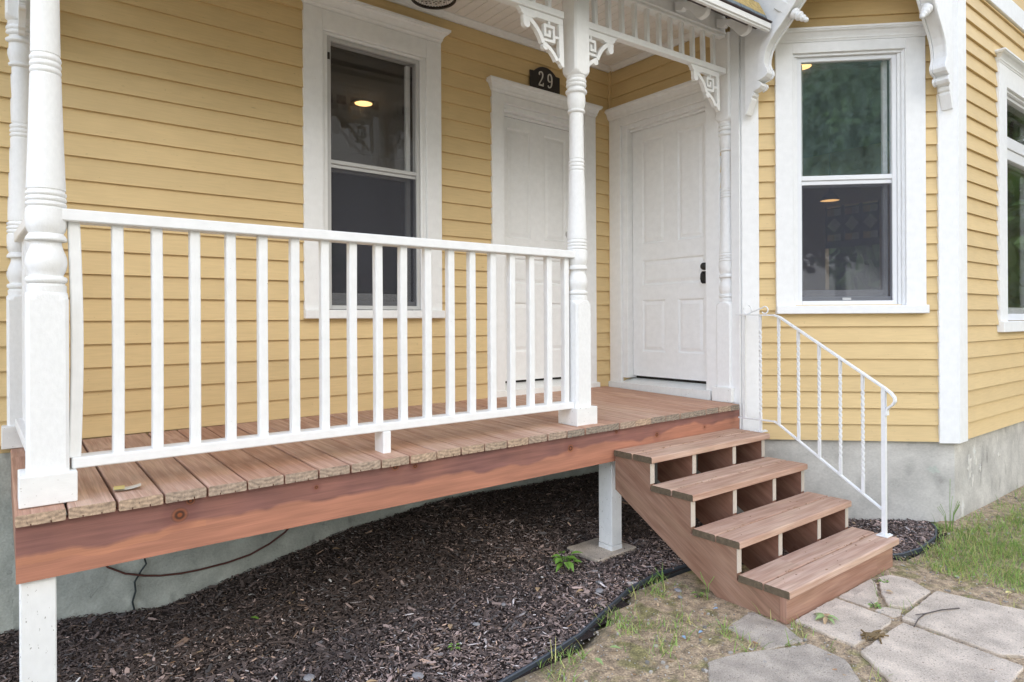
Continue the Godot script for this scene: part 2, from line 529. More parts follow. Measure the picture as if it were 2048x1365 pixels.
	M.glow.emission_energy_multiplier = 2.2


# ---------------------------------------------------------------- columns

func square_ring(cx: float, cz: float, h: float, y: float, clip: float, half := 0) -> Array:
	var r := []
	for i in 32:
		var a := TAU * (i + 0.5) / 32.0
		var c := Vector2(cos(a), sin(a))
		var d: float = minf(h / maxf(absf(c.x), absf(c.y)), clip)
		var p := Vector3(c.x * d, y, c.y * d)
		r.append(p + Vector3(cx, 0, cz))
	return r


func turned_profile(top: float) -> Array:
	# radius, height above the deck: bulb, cup, beads, tapering shaft, beads, capital rings
	var P := [Vector2(0.058, 0.728), Vector2(0.0595, 0.737), Vector2(0.0595, 0.757), Vector2(0.055, 0.760), Vector2(0.055, 0.764)]
	for i in 7:
		var a := -PI / 2 + PI * i / 6.0
		P.append(Vector2(0.052 + 0.0105 * cos(a), 0.7775 + 0.0125 * sin(a)))
	P.append_array([Vector2(0.050, 0.7915), Vector2(0.0515, 0.797), Vector2(0.058, 0.812), Vector2(0.0612, 0.828), Vector2(0.0622, 0.842), Vector2(0.0605, 0.857), Vector2(0.0555, 0.872), Vector2(0.050, 0.886), Vector2(0.0468, 0.898), Vector2(0.0455, 0.908), Vector2(0.047, 0.9125)])
	P.append_array([Vector2(0.0595, 0.914), Vector2(0.062, 0.9175), Vector2(0.0615, 0.924), Vector2(0.056, 0.934), Vector2(0.0525, 0.939), Vector2(0.051, 0.941), Vector2(0.053, 0.9445), Vector2(0.0585, 0.957), Vector2(0.0612, 0.971), Vector2(0.0622, 0.988), Vector2(0.0618, 1.008), Vector2(0.0606, 1.027), Vector2(0.0565, 1.029), Vector2(0.0565, 1.032)])
	for b in 3:
		for i in 5:
			var a := -PI / 2 + PI * i / 4.0
			P.append(Vector2(0.0555 + 0.0058 * cos(a), 1.0425 + 0.0185 * b + 0.0088 * sin(a)))
	P.append_array([Vector2(0.0553, 1.0905), Vector2(0.0555, 1.094), Vector2(0.0587, 1.0955)])
	for i in 9:
		var u := i / 8.0
		P.append(Vector2(lerpf(0.0587, 0.0465, pow(u, 0.85)), lerpf(1.10, 1.497, u)))
	P.append_array([Vector2(0.0435, 1.499), Vector2(0.0435, 1.502)])
	for b in 3:
		for i in 5:
			var a := -PI / 2 + PI * i / 4.0
			P.append(Vector2(0.0425 + 0.0052 * cos(a), 1.5125 + 0.0215 * b + 0.0102 * sin(a)))
	P.append_array([Vector2(0.042, 1.568), Vector2(0.042, 1.571), Vector2(0.0445, 1.5725), Vector2(0.0436, 1.65), Vector2(0.0425, 1.75), Vector2(0.0415, 1.835), Vector2(0.040, 1.842)])
	for i in 5:
		var a := -PI / 2 + PI * i / 4.0
		P.append(Vector2(0.0445 + 0.0085 * cos(a), 1.854 + 0.010 * sin(a)))
	P.append_array([Vector2(0.045, 1.866), Vector2(0.0495, 1.880), Vector2(0.0545, 1.905), Vector2(0.0545, 1.925), Vector2(0.0525, 1.945), Vector2(0.051, 1.955)])
	for i in 7:
		var a := -PI / 2 + PI * i / 6.0
		P.append(Vector2(0.052 + 0.0125 * cos(a), 1.970 + 0.013 * sin(a)))
	P.append_array([Vector2(0.050, 1.986), Vector2(0.048, 1.995)])
	for b in 2:
		for i in 5:
			var a := -PI / 2 + PI * i / 4.0
			P.append(Vector2(0.0545 + 0.0065 * cos(a), 2.008 + 0.022 * b + 0.0105 * sin(a)))
	P.append_array([Vector2(0.054, 2.043), Vector2(0.0565, 2.046), Vector2(0.0565, 2.075), Vector2(0.03, top)])
	return P


func column(at: Vector3, label: String, top: float, half_dir := 0, group := "turned porch columns") -> Node3D:
	# half_dir 0 whole, 1 only the half towards -x (engaged in the wing), 2 only the half towards +z (engaged in the main wall)
	var t := thing("porch_column", label, "column", at, group)
	var h := 0.0615
	var a0 := 0.0
	var a1 := TAU
	if half_dir == 1:
		a0 = PI / 2; a1 = PI * 1.5
	elif half_dir == 2:
		a0 = 0.0; a1 = PI
	var clip_x := 0.004 if half_dir == 1 else 1.0
	var clip_z := -0.004 if half_dir == 2 else -1.0
	var cut := func(r: Array) -> Array:
		var o := []
		for p in r:
			o.append(Vector3(minf(p.x, clip_x), p.y, maxf(p.z, clip_z)))
		return o
	var ph := 0.083
	bx(t, "plinth", M.worn_white, Vector3(-ph, 0.0, -ph if half_dir != 2 else 0.0), Vector3(ph if half_dir != 1 else 0.0, 0.106, ph), 0.003)
	one(t, "lower_block", M.old_white, func(b):
		var rings := [cut.call(square_ring(0, 0, h, 0.104, 1.0)), cut.call(square_ring(0, 0, h, 0.69, 1.0)), cut.call(square_ring(0, 0, h, 0.70, 0.085))]
		for k in [[0.708, 0.081], [0.716, 0.0755], [0.724, 0.069], [0.731, 0.0625], [0.735, 0.058]]:
			rings.append(cut.call(square_ring(0, 0, h, k[0], k[1])))
		b.loft(rings))
	one(t, "turned_shaft", M.old_white, func(b): b.lathe(turned_profile(2.08), Vector3.ZERO, 40 if half_dir == 0 else 24, a0, a1))
	one(t, "upper_block", M.white, func(b):
		var rings := []
		for k in [[2.060, 0.056], [2.066, 0.063], [2.074, 0.070], [2.084, 0.077], [2.096, 0.083], [2.108, 0.0866]]:
			rings.append(cut.call(square_ring(0, 0, h, k[0], k[1])))
		rings.append(cut.call(square_ring(0, 0, h, 2.112, 1.0)))
		rings.append(cut.call(square_ring(0, 0, h, top, 1.0)))
		b.loft(rings))
	return t


# ---------------------------------------------------------------- house walls

func frame(o: Vector3, xdir: Vector3) -> Transform3D:
	return Transform3D(Basis(xdir, Vector3.UP, xdir.cross(Vector3.UP)), o)


func sheath(p: Node, w: Transform3D, x0: float, x1: float, y0: float, y1: float, holes: Array, thick := 0.13) -> MeshInstance3D:
	holes.sort_custom(func(a, b): return a.position.x < b.position.x)
	return one(p, "wall", M.siding, func(b):
		b.x = w
		var at := x0
		for hole in holes:
			b.box(Vector3(at, y0, -thick), Vector3(hole.position.x, y1, 0))
			if hole.position.y > y0:
				b.box(Vector3(hole.position.x, y0, -thick), Vector3(hole.end.x, hole.position.y, 0))
			if hole.end.y < y1:
				b.box(Vector3(hole.position.x, hole.end.y, -thick), Vector3(hole.end.x, y1, 0))
			at = hole.end.x
		b.box(Vector3(at, y0, -thick), Vector3(x1, y1, 0)))


func clapboards(wall: Node3D, w: Transform3D, x0: float, x1: float, y0: float, y1: float, start: float, pitch: float, holes: Array) -> void:
	var k := int(floor((y0 - start) / pitch))
	while start + k * pitch < y1:
		var yb: float = start + k * pitch + R.randf_range(-0.0012, 0.0012)
		var yt := yb + pitch + 0.012
		k += 1
		if yb < y0 - 0.03 or yb + 0.03 > y1:
			continue
		yt = minf(yt, y1)
		var spans := [[x0, x1]]
		for hole in holes:
			if hole.position.y < yb + pitch - 0.005 and hole.end.y > yb + 0.005:
				var nxt := []
				for s in spans:
					if hole.position.x > s[0]:
						nxt.append([s[0], minf(s[1], hole.position.x)])
					if hole.end.x < s[1]:
						nxt.append([maxf(s[0], hole.end.x), s[1]])
				spans = nxt
		for s in spans:
			var cuts := [s[0], s[1]]
			if s[1] - s[0] > 1.3 and R.randf() < 0.55:
				cuts = [s[0], s[0] + (s[1] - s[0]) * R.randf_range(0.35, 0.65), s[1]]
			for c in cuts.size() - 1:
				if cuts[c + 1] - cuts[c] < 0.02:
					continue
				var a: float = cuts[c] + (0.0006 if c else 0.0)
				var e: float = cuts[c + 1]
				var t0 := 0.0205 + R.randf_range(-0.002, 0.003)
				var t1 := 0.0205 + R.randf_range(-0.002, 0.003)
				var j0 := R.randf_range(-0.0014, 0.0014)
				var j1 := R.randf_range(-0.0014, 0.0014)
				var off := Vector2(R.randf(), R.randf()) * 5.0
				one(wall, "clapboard", M.boards[R.randi() % 5], func(b):
					var A := Vector3(a, yb + j0, t0); var B := Vector3(e, yb + j1, t1)
					var C := Vector3(e, yt, 0.003); var D := Vector3(a, yt, 0.003)
					var nf := (B - A).cross(D - A).normalized()
					b.quad(A, B, C, D, nf, Vector2(a, 0) + off, Vector2(e, 0) + off, Vector2(e, yt - yb) + off, Vector2(a, yt - yb) + off)
					var A2 := Vector3(a, yb + j0, 0.0004); var B2 := Vector3(e, yb + j1, 0.0004)
					b.quad(A, B, B2, A2, Vector3.DOWN, off, Vector2(e - a, 0) + off, Vector2(e - a, 0.02) + off, Vector2(0, 0.02) + off)
					var C2 := Vector3(e, yt, 0.0004); var D2 := Vector3(a, yt, 0.0004)
					b.quad(A, D, D2, A2, Vector3.LEFT, off, off, off, off)
					b.quad(B, C, C2, B2, Vector3.RIGHT, off, off, off, off)
					b.quad(D, C, C2, D2, Vector3.UP, off, off, off, off), w)


func crown(p: Node, w: Transform3D, x0: float, x1: float, y0: float, y1: float, out: float) -> void:
	# a moulded cap: profile across y, z with returns at both ends
	var hgt := y1 - y0
	var prof := [Vector2(0.033, 0.0), Vector2(0.036, 0.12), Vector2(0.042, 0.2), Vector2(0.042, 0.3), Vector2(0.047, 0.42), Vector2(out * 0.72, 0.66), Vector2(out * 0.92, 0.74), Vector2(out * 0.92, 0.80), Vector2(out, 0.83), Vector2(out, 1.0)]
	one(p, "crown", M.white, func(b):
		for i in prof.size() - 1:
			var z0: float = prof[i].x; var z1: float = prof[i + 1].x
			var ya: float = y0 + prof[i].y * hgt; var yb: float = y0 + prof[i + 1].y * hgt
			var e0 := z0 - 0.033; var e1 := z1 - 0.033
			var nn := Vector3(0, -(z1 - z0), yb - ya).normalized()
			b.quad(Vector3(x0 - e0, ya, z0), Vector3(x1 + e0, ya, z0), Vector3(x1 + e1, yb, z1), Vector3(x0 - e1, yb, z1), nn, Vector2(x0, ya), Vector2(x1, ya), Vector2(x1, yb), Vector2(x0, yb))
			for s in [-1, 1]:
				var xa: float = x0 - e0 if s < 0 else x1 + e0
				var xb: float = x0 - e1 if s < 0 else x1 + e1
				var n2 := Vector3(s * (yb - ya), -(e1 - e0), 0).normalized()
				b.quad(Vector3(xa, ya, z0), Vector3(xb, yb, z1), Vector3(xb, yb, 0.0), Vector3(xa, ya, 0.0), n2, Vector2(z0, ya), Vector2(z1, yb), Vector2(0, yb), Vector2(0, ya))
		var e := out - 0.033
		b.quad(Vector3(x0 - e, y1, 0), Vector3(x1 + e, y1, 0), Vector3(x1 + e, y1 - 0.002, out), Vector3(x0 - e, y1 - 0.002, out), Vector3.UP, Vector2(x0, 0), Vector2(x1, 0), Vector2(x1, 0.06), Vector2(x0, 0.06))
		b.quad(Vector3(x0, y0, 0), Vector3(x1, y0, 0), Vector3(x1, y0, 0.033), Vector3(x0, y0, 0.033), Vector3.DOWN, Vector2.ZERO, Vector2.ZERO, Vector2.ZERO, Vector2.ZERO), w)


# cx0..cx1 casing outside, ox0..ox1 opening, heights: sill bottom, opening bottom and top, crown bottom and top, meeting rail bottom and top
func window(house: Node3D, w: Transform3D, cx0: float, cx1: float, ox0: float, ox1: float, ys: float, yo: float, yt: float, yc0: float, yc1: float, m0: float, m1: float, sash: Material, dusty: bool, screen := true, zo := 0.0) -> void:
	var g := group_node(house, "window", w)
	bx(g, "casing", M.white, Vector3(cx0, yo, 0.0), Vector3(ox0, yc0 - 0.001, 0.032), 0.002, 1)
	bx(g, "casing", M.white, Vector3(ox1, yo, 0.0), Vector3(cx1, yc0 - 0.001, 0.032), 0.002, 1)
	bx(g, "casing", M.white, Vector3(ox0 + 0.0005, yt, 0.0), Vector3(ox1 - 0.0005, yc0 - 0.001, 0.031), 0.002)
	crown(g, Transform3D(), cx0, cx1, yc0, yc1, 0.085)
	bx(g, "sill", M.white, Vector3(cx0 - 0.002, ys, -0.02), Vector3(cx1 + 0.008, yo, 0.058), 0.004)
	# jamb lining, stops
	for s in [0, 1]:
		var a: float = ox0 if s == 0 else ox1 - 0.018
		bx(g, "jamb", M.white, Vector3(a, yo + 0.001, -0.14), Vector3(a + 0.018, yt - 0.001, 0.012), 0.001, 1)
		var c: float = ox0 + 0.018 if s == 0 else ox1 - 0.040
		bx(g, "stop", M.white, Vector3(c + 0.0005, yo + 0.002, -0.10), Vector3(c + 0.0215, yt - 0.020, zo - 0.002), 0.002, 1)
	bx(g, "jamb", M.white, Vector3(ox0 + 0.0185, yt - 0.019, -0.14), Vector3(ox1 - 0.0185, yt - 0.001, 0.011), 0.001)
	var x0 := ox0 + 0.041
	var x1 := ox1 - 0.041
	var y0 := yo + 0.004
	var y1 := yt - 0.021
	var fw := 0.026 if not dusty else 0.03
	# outer storm frame
	for s in [0, 1]:
		var a: float = x0 if s == 0 else x1 - fw
		bx(g, "frame", sash, Vector3(a, y0, zo - 0.055), Vector3(a + fw, y1, zo - 0.012), 0.002, 1)
	bx(g, "frame", sash, Vector3(x0 + fw, y1 - fw, zo - 0.054), Vector3(x1 - fw, y1, zo - 0.013), 0.002)
	bx(g, "frame", sash, Vector3(x0 + fw, y0, zo - 0.054), Vector3(x1 - fw, y0 + fw, zo - 0.010), 0.002)
	# meeting rail
	bx(g, "rail", sash, Vector3(x0 + 0.004, m0 + (m1 - m0) * 0.48, zo - 0.05), Vector3(x1 - 0.004, m1, zo - 0.016), 0.003)
	bx(g, "rail", sash, Vector3(x0 + fw, m0, zo - 0.064), Vector3(x1 - fw, m0 + (m1 - m0) * 0.46, zo - 0.026), 0.003)
	bx(g, "rail", sash, Vector3(x0 + fw + 0.001, y0 + fw, zo - 0.07), Vector3(x1 - fw - 0.001, y0 + fw + 0.03, zo - 0.032), 0.003)
	# inner sash behind
	for s in [0, 1]:
		var a: float = x0 + fw if s == 0 else x1 - fw - 0.03
		bx(g, "sash_stile", M.white, Vector3(a, y0 + 0.03, -0.12), Vector3(a + 0.03, y1 - 0.02, -0.085), 0.002, 1)
	bx(g, "sash_rail", M.white, Vector3(x0 + fw + 0.031, m0 - 0.005, -0.12), Vector3(x1 - fw - 0.031, m1 - 0.01, -0.085), 0.002)
	bx(g, "sash_rail", M.white, Vector3(x0 + fw + 0.031, y0 + 0.03, -0.12), Vector3(x1 - fw - 0.031, y0 + 0.11, -0.085), 0.002)
	bx(g, "pane", M.glass, Vector3(x0 + fw - 0.004, m1 - 0.006, zo - 0.036), Vector3(x1 - fw + 0.004, y1 - fw + 0.004, zo - 0.033), 0.0)
	bx(g, "pane", M.glass, Vector3(x0 + fw - 0.004, y0 + fw + 0.02, zo - 0.054), Vector3(x1 - fw + 0.004, m0 + 0.004, zo - 0.051), 0.0)
	bx(g, "pane", M.glass, Vector3(x0 + fw + 0.026, m1 - 0.012, -0.104), Vector3(x1 - fw - 0.026, y1 - 0.03, -0.101), 0.0)
	bx(g, "pane", M.glass, Vector3(x0 + fw + 0.026, y0 + 0.108, -0.106), Vector3(x1 - fw - 0.026, m0, -0.103), 0.0)
	if screen:
		one(g, "insect_screen", M.screen, func(b): b.quad(Vector3(x0 + fw, y0 + fw, zo - 0.0255), Vector3(x1 - fw, y0 + fw, zo - 0.0255), Vector3(x1 - fw, m0, zo - 0.0255), Vector3(x0 + fw, m0, zo - 0.0255), Vector3.BACK, Vector2(0, 1), Vector2(1, 1), Vector2(1, 0), Vector2(0, 0)))
	if dusty:
		one(g, "dust_reflection_film", M.dust_reflection, func(b): b.quad(Vector3(x0 + fw, m1, zo - 0.0315), Vector3(x1 - fw, m1, zo - 0.0315), Vector3(x1 - fw, y1 - fw, zo - 0.0315), Vector3(x0 + fw, y1 - fw, zo - 0.0315), Vector3.BACK, Vector2(0, 1), Vector2(1, 1), Vector2(1, 0), Vector2(0, 0)))
		bx(g, "latch", M.alu, Vector3((x0 + x1) / 2 - 0.03, y0 + fw + 0.004, zo - 0.032), Vector3((x0 + x1) / 2 + 0.03, y0 + fw + 0.022, zo - 0.02), 0.002)


func panel(g: Node3D, x0: float, x1: float, y0: float, y1: float, z: float) -> void:
	# a raised field with sloping margins inside a sunk moulding
	one(g, "door_panel", M.white, func(b):
		var rings := []
		for k in [[0.0, -0.001], [0.004, -0.002], [0.014, -0.013], [0.018, -0.013], [0.045, -0.004], [0.048, -0.004]]:
			var d: float = k[0]
			rings.append([Vector3(x0 + d, y0 + d, z + k[1]), Vector3(x1 - d, y0 + d, z + k[1]), Vector3(x1 - d, y1 - d, z + k[1]), Vector3(x0 + d, y1 - d, z + k[1])])
		for i in rings.size() - 1:
			for s in 4:
				var A: Vector3 = rings[i][s]; var B: Vector3 = rings[i][(s + 1) % 4]; var C: Vector3 = rings[i + 1][(s + 1) % 4]; var D: Vector3 = rings[i + 1][s]
				var nn := (B - A).cross(D - A).normalized()
				if nn.z < 0:
					nn = -nn
				b.quad(A, B, C, D, nn, Vector2(A.x, A.y), Vector2(B.x, B.y), Vector2(C.x, C.y), Vector2(D.x, D.y))
		var r: Array = rings[-1]
		b.quad(r[0], r[1], r[2], r[3], Vector3.BACK, Vector2(r[0].x, r[0].y), Vector2(r[1].x, r[1].y), Vector2(r[2].x, r[2].y), Vector2(r[3].x, r[3].y)))


func door(house: Node3D, w: Transform3D, cx0: float, cx1: float, ox0: float, ox1: float, s0: float, s1: float, z: float, panels: Array, lock: bool, sill_out: float, sill_x1: float) -> void:
	var g := group_node(house, "door", w)
	bx(g, "casing", M.white, Vector3(cx0, 0.055, 0.0), Vector3(ox0, 2.36, 0.032), 0.003, 1)
	bx(g, "casing", M.white, Vector3(ox1, 0.055, 0.0), Vector3(cx1, 2.36, 0.032), 0.003, 1)
	bx(g, "casing", M.white, Vector3(ox0 + 0.0005, 2.29, 0.0), Vector3(ox1 - 0.0005, 2.36, 0.031), 0.003)
	crown(g, Transform3D(), cx0, cx1, 2.361, 2.455, 0.075)
	bx(g, "jamb", M.white, Vector3(ox0, 0.13, -0.13), Vector3(s0, 2.29, 0.008), 0.003, 1)
	bx(g, "jamb", M.white, Vector3(s1, 0.13, -0.13), Vector3(ox1, 2.29, 0.008), 0.003, 1)
	bx(g, "jamb", M.white, Vector3(s0 + 0.0005, 2.252, -0.13), Vector3(s1 - 0.0005, 2.29, 0.007), 0.003)
	bx(g, "stop", M.white, Vector3(s0 + 0.0005, 2.232, z + 0.002), Vector3(s1 - 0.0005, 2.2515, z + 0.03), 0.003)
	one(g, "threshold", M.worn_white, func(b):
		b.prism(PackedVector2Array([Vector2(-0.13, 0.02), Vector2(sill_out, 0.02), Vector2(sill_out, 0.088), Vector2(-0.13, 0.128)]), 0, 1, 0, Vector2(0.3, 0.1)), Transform3D(Basis(Vector3(0, 0, 1), Vector3(0, 1, 0), Vector3(sill_x1 - cx0, 0, 0)), Vector3(cx0, 0, 0)))
	# slab with openings for the panels: stiles and rails
	var yb := 0.148
	var yt := 2.232
	one(g, "slab", M.white, func(b):
		var rows := {}
		for p in panels:
			rows[p[2]] = p[3]
		var ys := rows.keys()
		ys.sort()
		var at := yb
		for y in ys:
			b.box(Vector3(s0 + 0.003, at, z - 0.04), Vector3(s1 - 0.003, y, z), 1)
			var xs := s0 + 0.003
			for p in panels:
				if p[2] == y:
					b.box(Vector3(xs, y, z - 0.04), Vector3(p[0], rows[y], z), 1)
					b.box(Vector3(p[0], y, z - 0.04), Vector3(p[1], rows[y], z - 0.012), 1)
					xs = p[1]
			b.box(Vector3(xs, y, z - 0.04), Vector3(s1 - 0.003, rows[y], z), 1)
			at = rows[y]
		b.box(Vector3(s0 + 0.003, at, z - 0.04), Vector3(s1 - 0.003, yt, z), 1))
	for p in panels:
		panel(g, p[0], p[1], p[2], p[3], z)
	bx(g, "gap_strip", M.dark, Vector3(s0, 0.122, z - 0.06), Vector3(s1, yb + 0.02, z - 0.045), 0.0)
	var xk := s1 - 0.065
	if lock:
		one(g, "lock", M.black, func(b):
			b.x = Transform3D(Basis(Vector3.RIGHT, Vector3.BACK, Vector3.DOWN), Vector3(xk, 1.038, z))
			b.lathe([Vector2(0.0, 0.022), Vector2(0.020, 0.022), Vector2(0.028, 0.016), Vector2(0.030, 0.0)], Vector3.ZERO, 20)
			b.x = Transform3D())
		one(g, "handle", M.black, func(b):
			b.box(Vector3(xk - 0.022, 0.905, z), Vector3(xk + 0.022, 1.0, z + 0.008), 1, 0.003)
			b.tube([Vector3(xk, 0.985, z + 0.008), Vector3(xk, 0.99, z + 0.03), Vector3(xk, 0.975, z + 0.042), Vector3(xk, 0.94, z + 0.046), Vector3(xk, 0.915, z + 0.036), Vector3(xk, 0.912, z + 0.008)], 0.007, 8))
	else:
		one(g, "lock", M.alu, func(b):
			b.x = Transform3D(Basis(Vector3.RIGHT, Vector3.BACK, Vector3.DOWN), Vector3(xk - 0.01, 1.352, z))
			b.lathe([Vector2(0.0, 0.03), Vector2(0.012, 0.03), Vector2(0.016, 0.012), Vector2(0.029, 0.010), Vector2(0.031, 0.0)], Vector3.ZERO, 20)
			b.x = Transform3D())
		one(g, "handle", M.black, func(b):
			b.x = Transform3D(Basis(Vector3.RIGHT, Vector3.BACK, Vector3.DOWN), Vector3(xk, 0.98, z))
			b.lathe([Vector2(0.0, 0.06), Vector2(0.018, 0.058), Vector2(0.027, 0.046), Vector2(0.024, 0.034), Vector2(0.011, 0.026), Vector2(0.011, 0.006), Vector2(0.03, 0.005), Vector2(0.032, 0.0)], Vector3.ZERO, 20)
			b.x = Transform3D())


func gable_bracket(house: Node3D, w: Transform3D) -> void:
	# local x outwards from the corner, y up from the tip, z across the thickness
	var g := group_node(house, "gable_bracket", w)
	var prof := []
	for p in [[0.02, 0.0], [0.032, 0.006], [0.045, 0.04], [0.060, 0.075], [0.072, 0.100], [0.070, 0.115], [0.085, 0.125], [0.090, 0.140], [0.083, 0.152], [0.105, 0.156], [0.130, 0.163], [0.145, 0.180], [0.141, 0.200], [0.122, 0.212], [0.120, 0.218], [0.150, 0.222], [0.178, 0.232], [0.192, 0.252], [0.190, 0.275], [0.176, 0.300], [0.166, 0.330], [0.168, 0.365], [0.180, 0.410], [0.205, 0.455], [0.245, 0.500], [0.290, 0.545], [0.340, 0.600], [0.400, 0.665], [0.470, 0.745], [0.580, 0.870]]:
		prof.append(Vector2(p[0], p[1]))
	var core := PackedVector2Array(prof)
	core.append(Vector2(0.58, 0.93)); core.append(Vector2(0.02, 0.93))
	one(g, "scroll", M.white, func(b): b.prism(core, -0.034, 0.034, 0, Vector2.ZERO, 0.003))
	# thin side plates a little smaller than the core, following its lower curve
	var side := PackedVector2Array()
	for i in range(9, prof.size()):
		side.append(prof[i] + Vector2(0.010, -0.004))
	for i in range(prof.size() - 1, 19, -1):
		side.append(prof[i] + Vector2(-0.036, 0.034))
	side.append(Vector2(0.125, 0.27)); side.append(Vector2(0.105, 0.19))
	for s in [-1, 1]:
		one(g, "side_plate", M.white, func(b): b.prism(side, 0.0345 * s if s > 0 else -0.050, 0.050 if s > 0 else -0.0345, 0, Vector2.ZERO, 0.002))
	bx(g, "pendant_block", M.white, Vector3(-0.034, -0.085, -0.052), Vector3(0.034, 0.03, 0.052), 0.004, 1, Transform3D(Basis(Vector3.BACK, PI / 4 + 0.05), Vector3(0.31, 0.66, 0)) * Transform3D(Basis(), Vector3(0, 0.02, 0)))
	one(g, "pendant", M.old_white, func(b):
		b.lathe([Vector2(0.0, -0.115), Vector2(0.009, -0.113), Vector2(0.015, -0.106), Vector2(0.017, -0.096), Vector2(0.011, -0.086), Vector2(0.019, -0.081), Vector2(0.024, -0.070), Vector2(0.019, -0.058), Vector2(0.015, -0.054), Vector2(0.026, -0.049), Vector2(0.032, -0.036), Vector2(0.026, -0.022), Vector2(0.021, -0.018), Vector2(0.034, -0.008), Vector2(0.036, 0.012)], Vector3.ZERO, 24), Transform3D(Basis(Vector3.BACK, PI / 4 + 0.05), Vector3(0.31, 0.66, 0)) * Transform3D(Basis(), Vector3(0, -0.092, 0)))


func build_house() -> void:
	var h := thing("house", "yellow clapboard house with white trim, two white panelled doors and a cut corner wing", "house", Vector3(4.0, GY, -3.0))
	var back := Transform3D(Basis(), -h.position)
	# everything below is given in world coordinates and hung under the house with this offset
	var wm := back * frame(Vector3(0, 0, -1.33), Vector3.RIGHT)
	var wd := back * frame(Vector3(4.195, 0, -1.33), Vector3.BACK)
	var th := deg_to_rad(44.5)
	var bdir := Vector3(cos(th), 0, sin(th))
	var wb := back * frame(Vector3(4.195, 0, -0.036), bdir)
	var corner := Vector3(4.195, 0, -0.036) + bdir * 1.449
	var wf := back * frame(corner, Vector3.RIGHT)

	one(h, "foundation", M.concrete, func(b):
		b.x = back * Transform3D(Basis(Vector3.RIGHT, Vector3(0, 0, 1), Vector3(0, -1, 0)), Vector3.ZERO)
		b.prism(PackedVector2Array([Vector2(4.215, -5.0), Vector2(4.215, -0.02), Vector2(corner.x + 0.004, corner.z - 0.012), Vector2(8.6, corner.z - 0.012), Vector2(8.6, -5.0)]), 0.236, 1.3)
		b.x = Transform3D())
	var fm := one(h, "foundation", M.old_concrete, func(b):
		b.x = back
		b.box(Vector3(-2.6, -1.3, -1.62), Vector3(4.2145, 0.0, -1.315))
		b.x = Transform3D())
	fm.set_meta("label", "greenish old concrete foundation under the porch")

	# pale salts and a broken spot on the concrete of the wing
	for q in [[0.30, -0.47, 0.045, 0.10, 0], [0.42, -0.42, 0.03, 0.055, 0], [0.36, -0.56, 0.03, 0.05, 0], [0.52, -0.50, 0.022, 0.03, 0], [0.95, -0.45, 0.035, 0.025, 0], [-0.10, -0.44, 0.05, 0.030, 1]]:
		one(h, "plaster_patch", M.salt if q[4] == 0 else M.old_concrete, func(b):
			var p := PackedVector2Array()
			for i in 18:
				var a := TAU * i / 18.0
				p.append(Vector2(cos(a) * q[2], sin(a) * q[3]) * R.randf_range(0.45, 1.15))
			b.prism(p, -0.012, -0.0095), (wf if q[4] == 0 else wb * Transform3D(Basis(), Vector3(1.40, 0, 0.0))) * Transform3D(Basis(), Vector3(q[0], q[1], 0.0)))
	# main wall
	var win1 := Rect2(1.562, 0.70, 0.756, 1.77)
	var dr1 := Rect2(3.0, 0.02, 0.86, 2.27)
	var m := sheath(h, wm, -2.6, 4.195, -0.05, 5.6, [win1, dr1])
	clapboards(m, wm, -2.6, 4.17, 0.03, 2.83, 0.157 - 0.1202 * 2, 0.1202, [win1.grow_individual(0.06, -0.02, 0.06, 0.0), dr1.grow_individual(0.06, 0.1, 0.06, 0.1)])
	window(h, wm, 1.442, 2.438, 1.562, 2.318, 0.645, 0.70, 2.47, 2.60, 2.69, 1.615, 1.665, M.alu, false, true, 0.014)
	bx(h.get_node("window"), "jamb_clip", M.black, Vector3(1.606, 2.30, 0.0025), Vector3(1.622, 2.345, 0.006), 0.001)
	door(h, wm, 2.888, 3.99, 3.0, 3.86, 3.02, 3.84, -0.08, [[3.11, 3.354, 1.28, 2.152], [3.495, 3.74, 1.28, 2.152], [3.11, 3.74, 0.916, 1.127], [3.11, 3.354, 0.373, 0.772], [3.495, 3.74, 0.373, 0.772]], false, 0.04, 4.02)
	# wall of the wing that closes the porch
	var dr2 := Rect2(0.15, 0.02, 0.86, 2.27)
	m = sheath(h, wd, -0.02, 1.262, -0.3, 5.6, [dr2])
	clapboards(m, wd, 0.02, 1.20, 0.03, 2.83, 0.157 - 0.1202 * 2, 0.1202, [dr2.grow_individual(0.06, 0.1, 0.06, 0.1)])
	door(h, wd, 0.02, 1.135, 0.15, 1.01, 0.205, 1.0, -0.06, [[0.31, 0.555, 1.265, 2.15], [0.68, 0.93, 1.265, 2.15], [0.31, 0.93, 0.915, 1.13], [0.31, 0.555, 0.355, 0.795], [0.68, 0.93, 0.355, 0.795]], true, 0.05, 1.06)
	bx(h, "corner_bead", M.siding, Vector3(4.165, 0.05, -1.325), Vector3(4.190, 2.82, -1.298), 0.004, 1, back)
	# cut corner
	var win2 := Rect2(0.355, 0.727, 0.758, 1.798)
	m = sheath(h, wb, 0.0, 1.449, -0.235, 3.0, [win2])
	clapboards(m, wb, 0.10, 1.34, -0.24, 2.99, -0.237, 0.1158, [win2.grow_individual(0.06, -0.02, 0.06, 0.0)])
	window(h, wb, 0.235, 1.245, 0.355, 1.113, 0.663, 0.722, 2.525, 2.60, 2.684, 1.59, 1.655, M.vinyl, true)
	# front of the wing
	var win3 := Rect2(1.03, 0.60, 1.40, 1.86)
	m = sheath(h, wf, 0.0, 3.37, -0.235, 3.0, [win3])
	clapboards(m, wf, 0.12, 3.37, -0.24, 3.06, -0.237, 0.1158, [win3.grow_individual(0.06, -0.02, 0.06, 0.0)])
	window(h, wf, 0.85, 2.62, 1.03, 2.43, 0.515, 0.60, 2.46, 2.62, 2.70, 1.93, 2.11, M.vinyl, false, false)
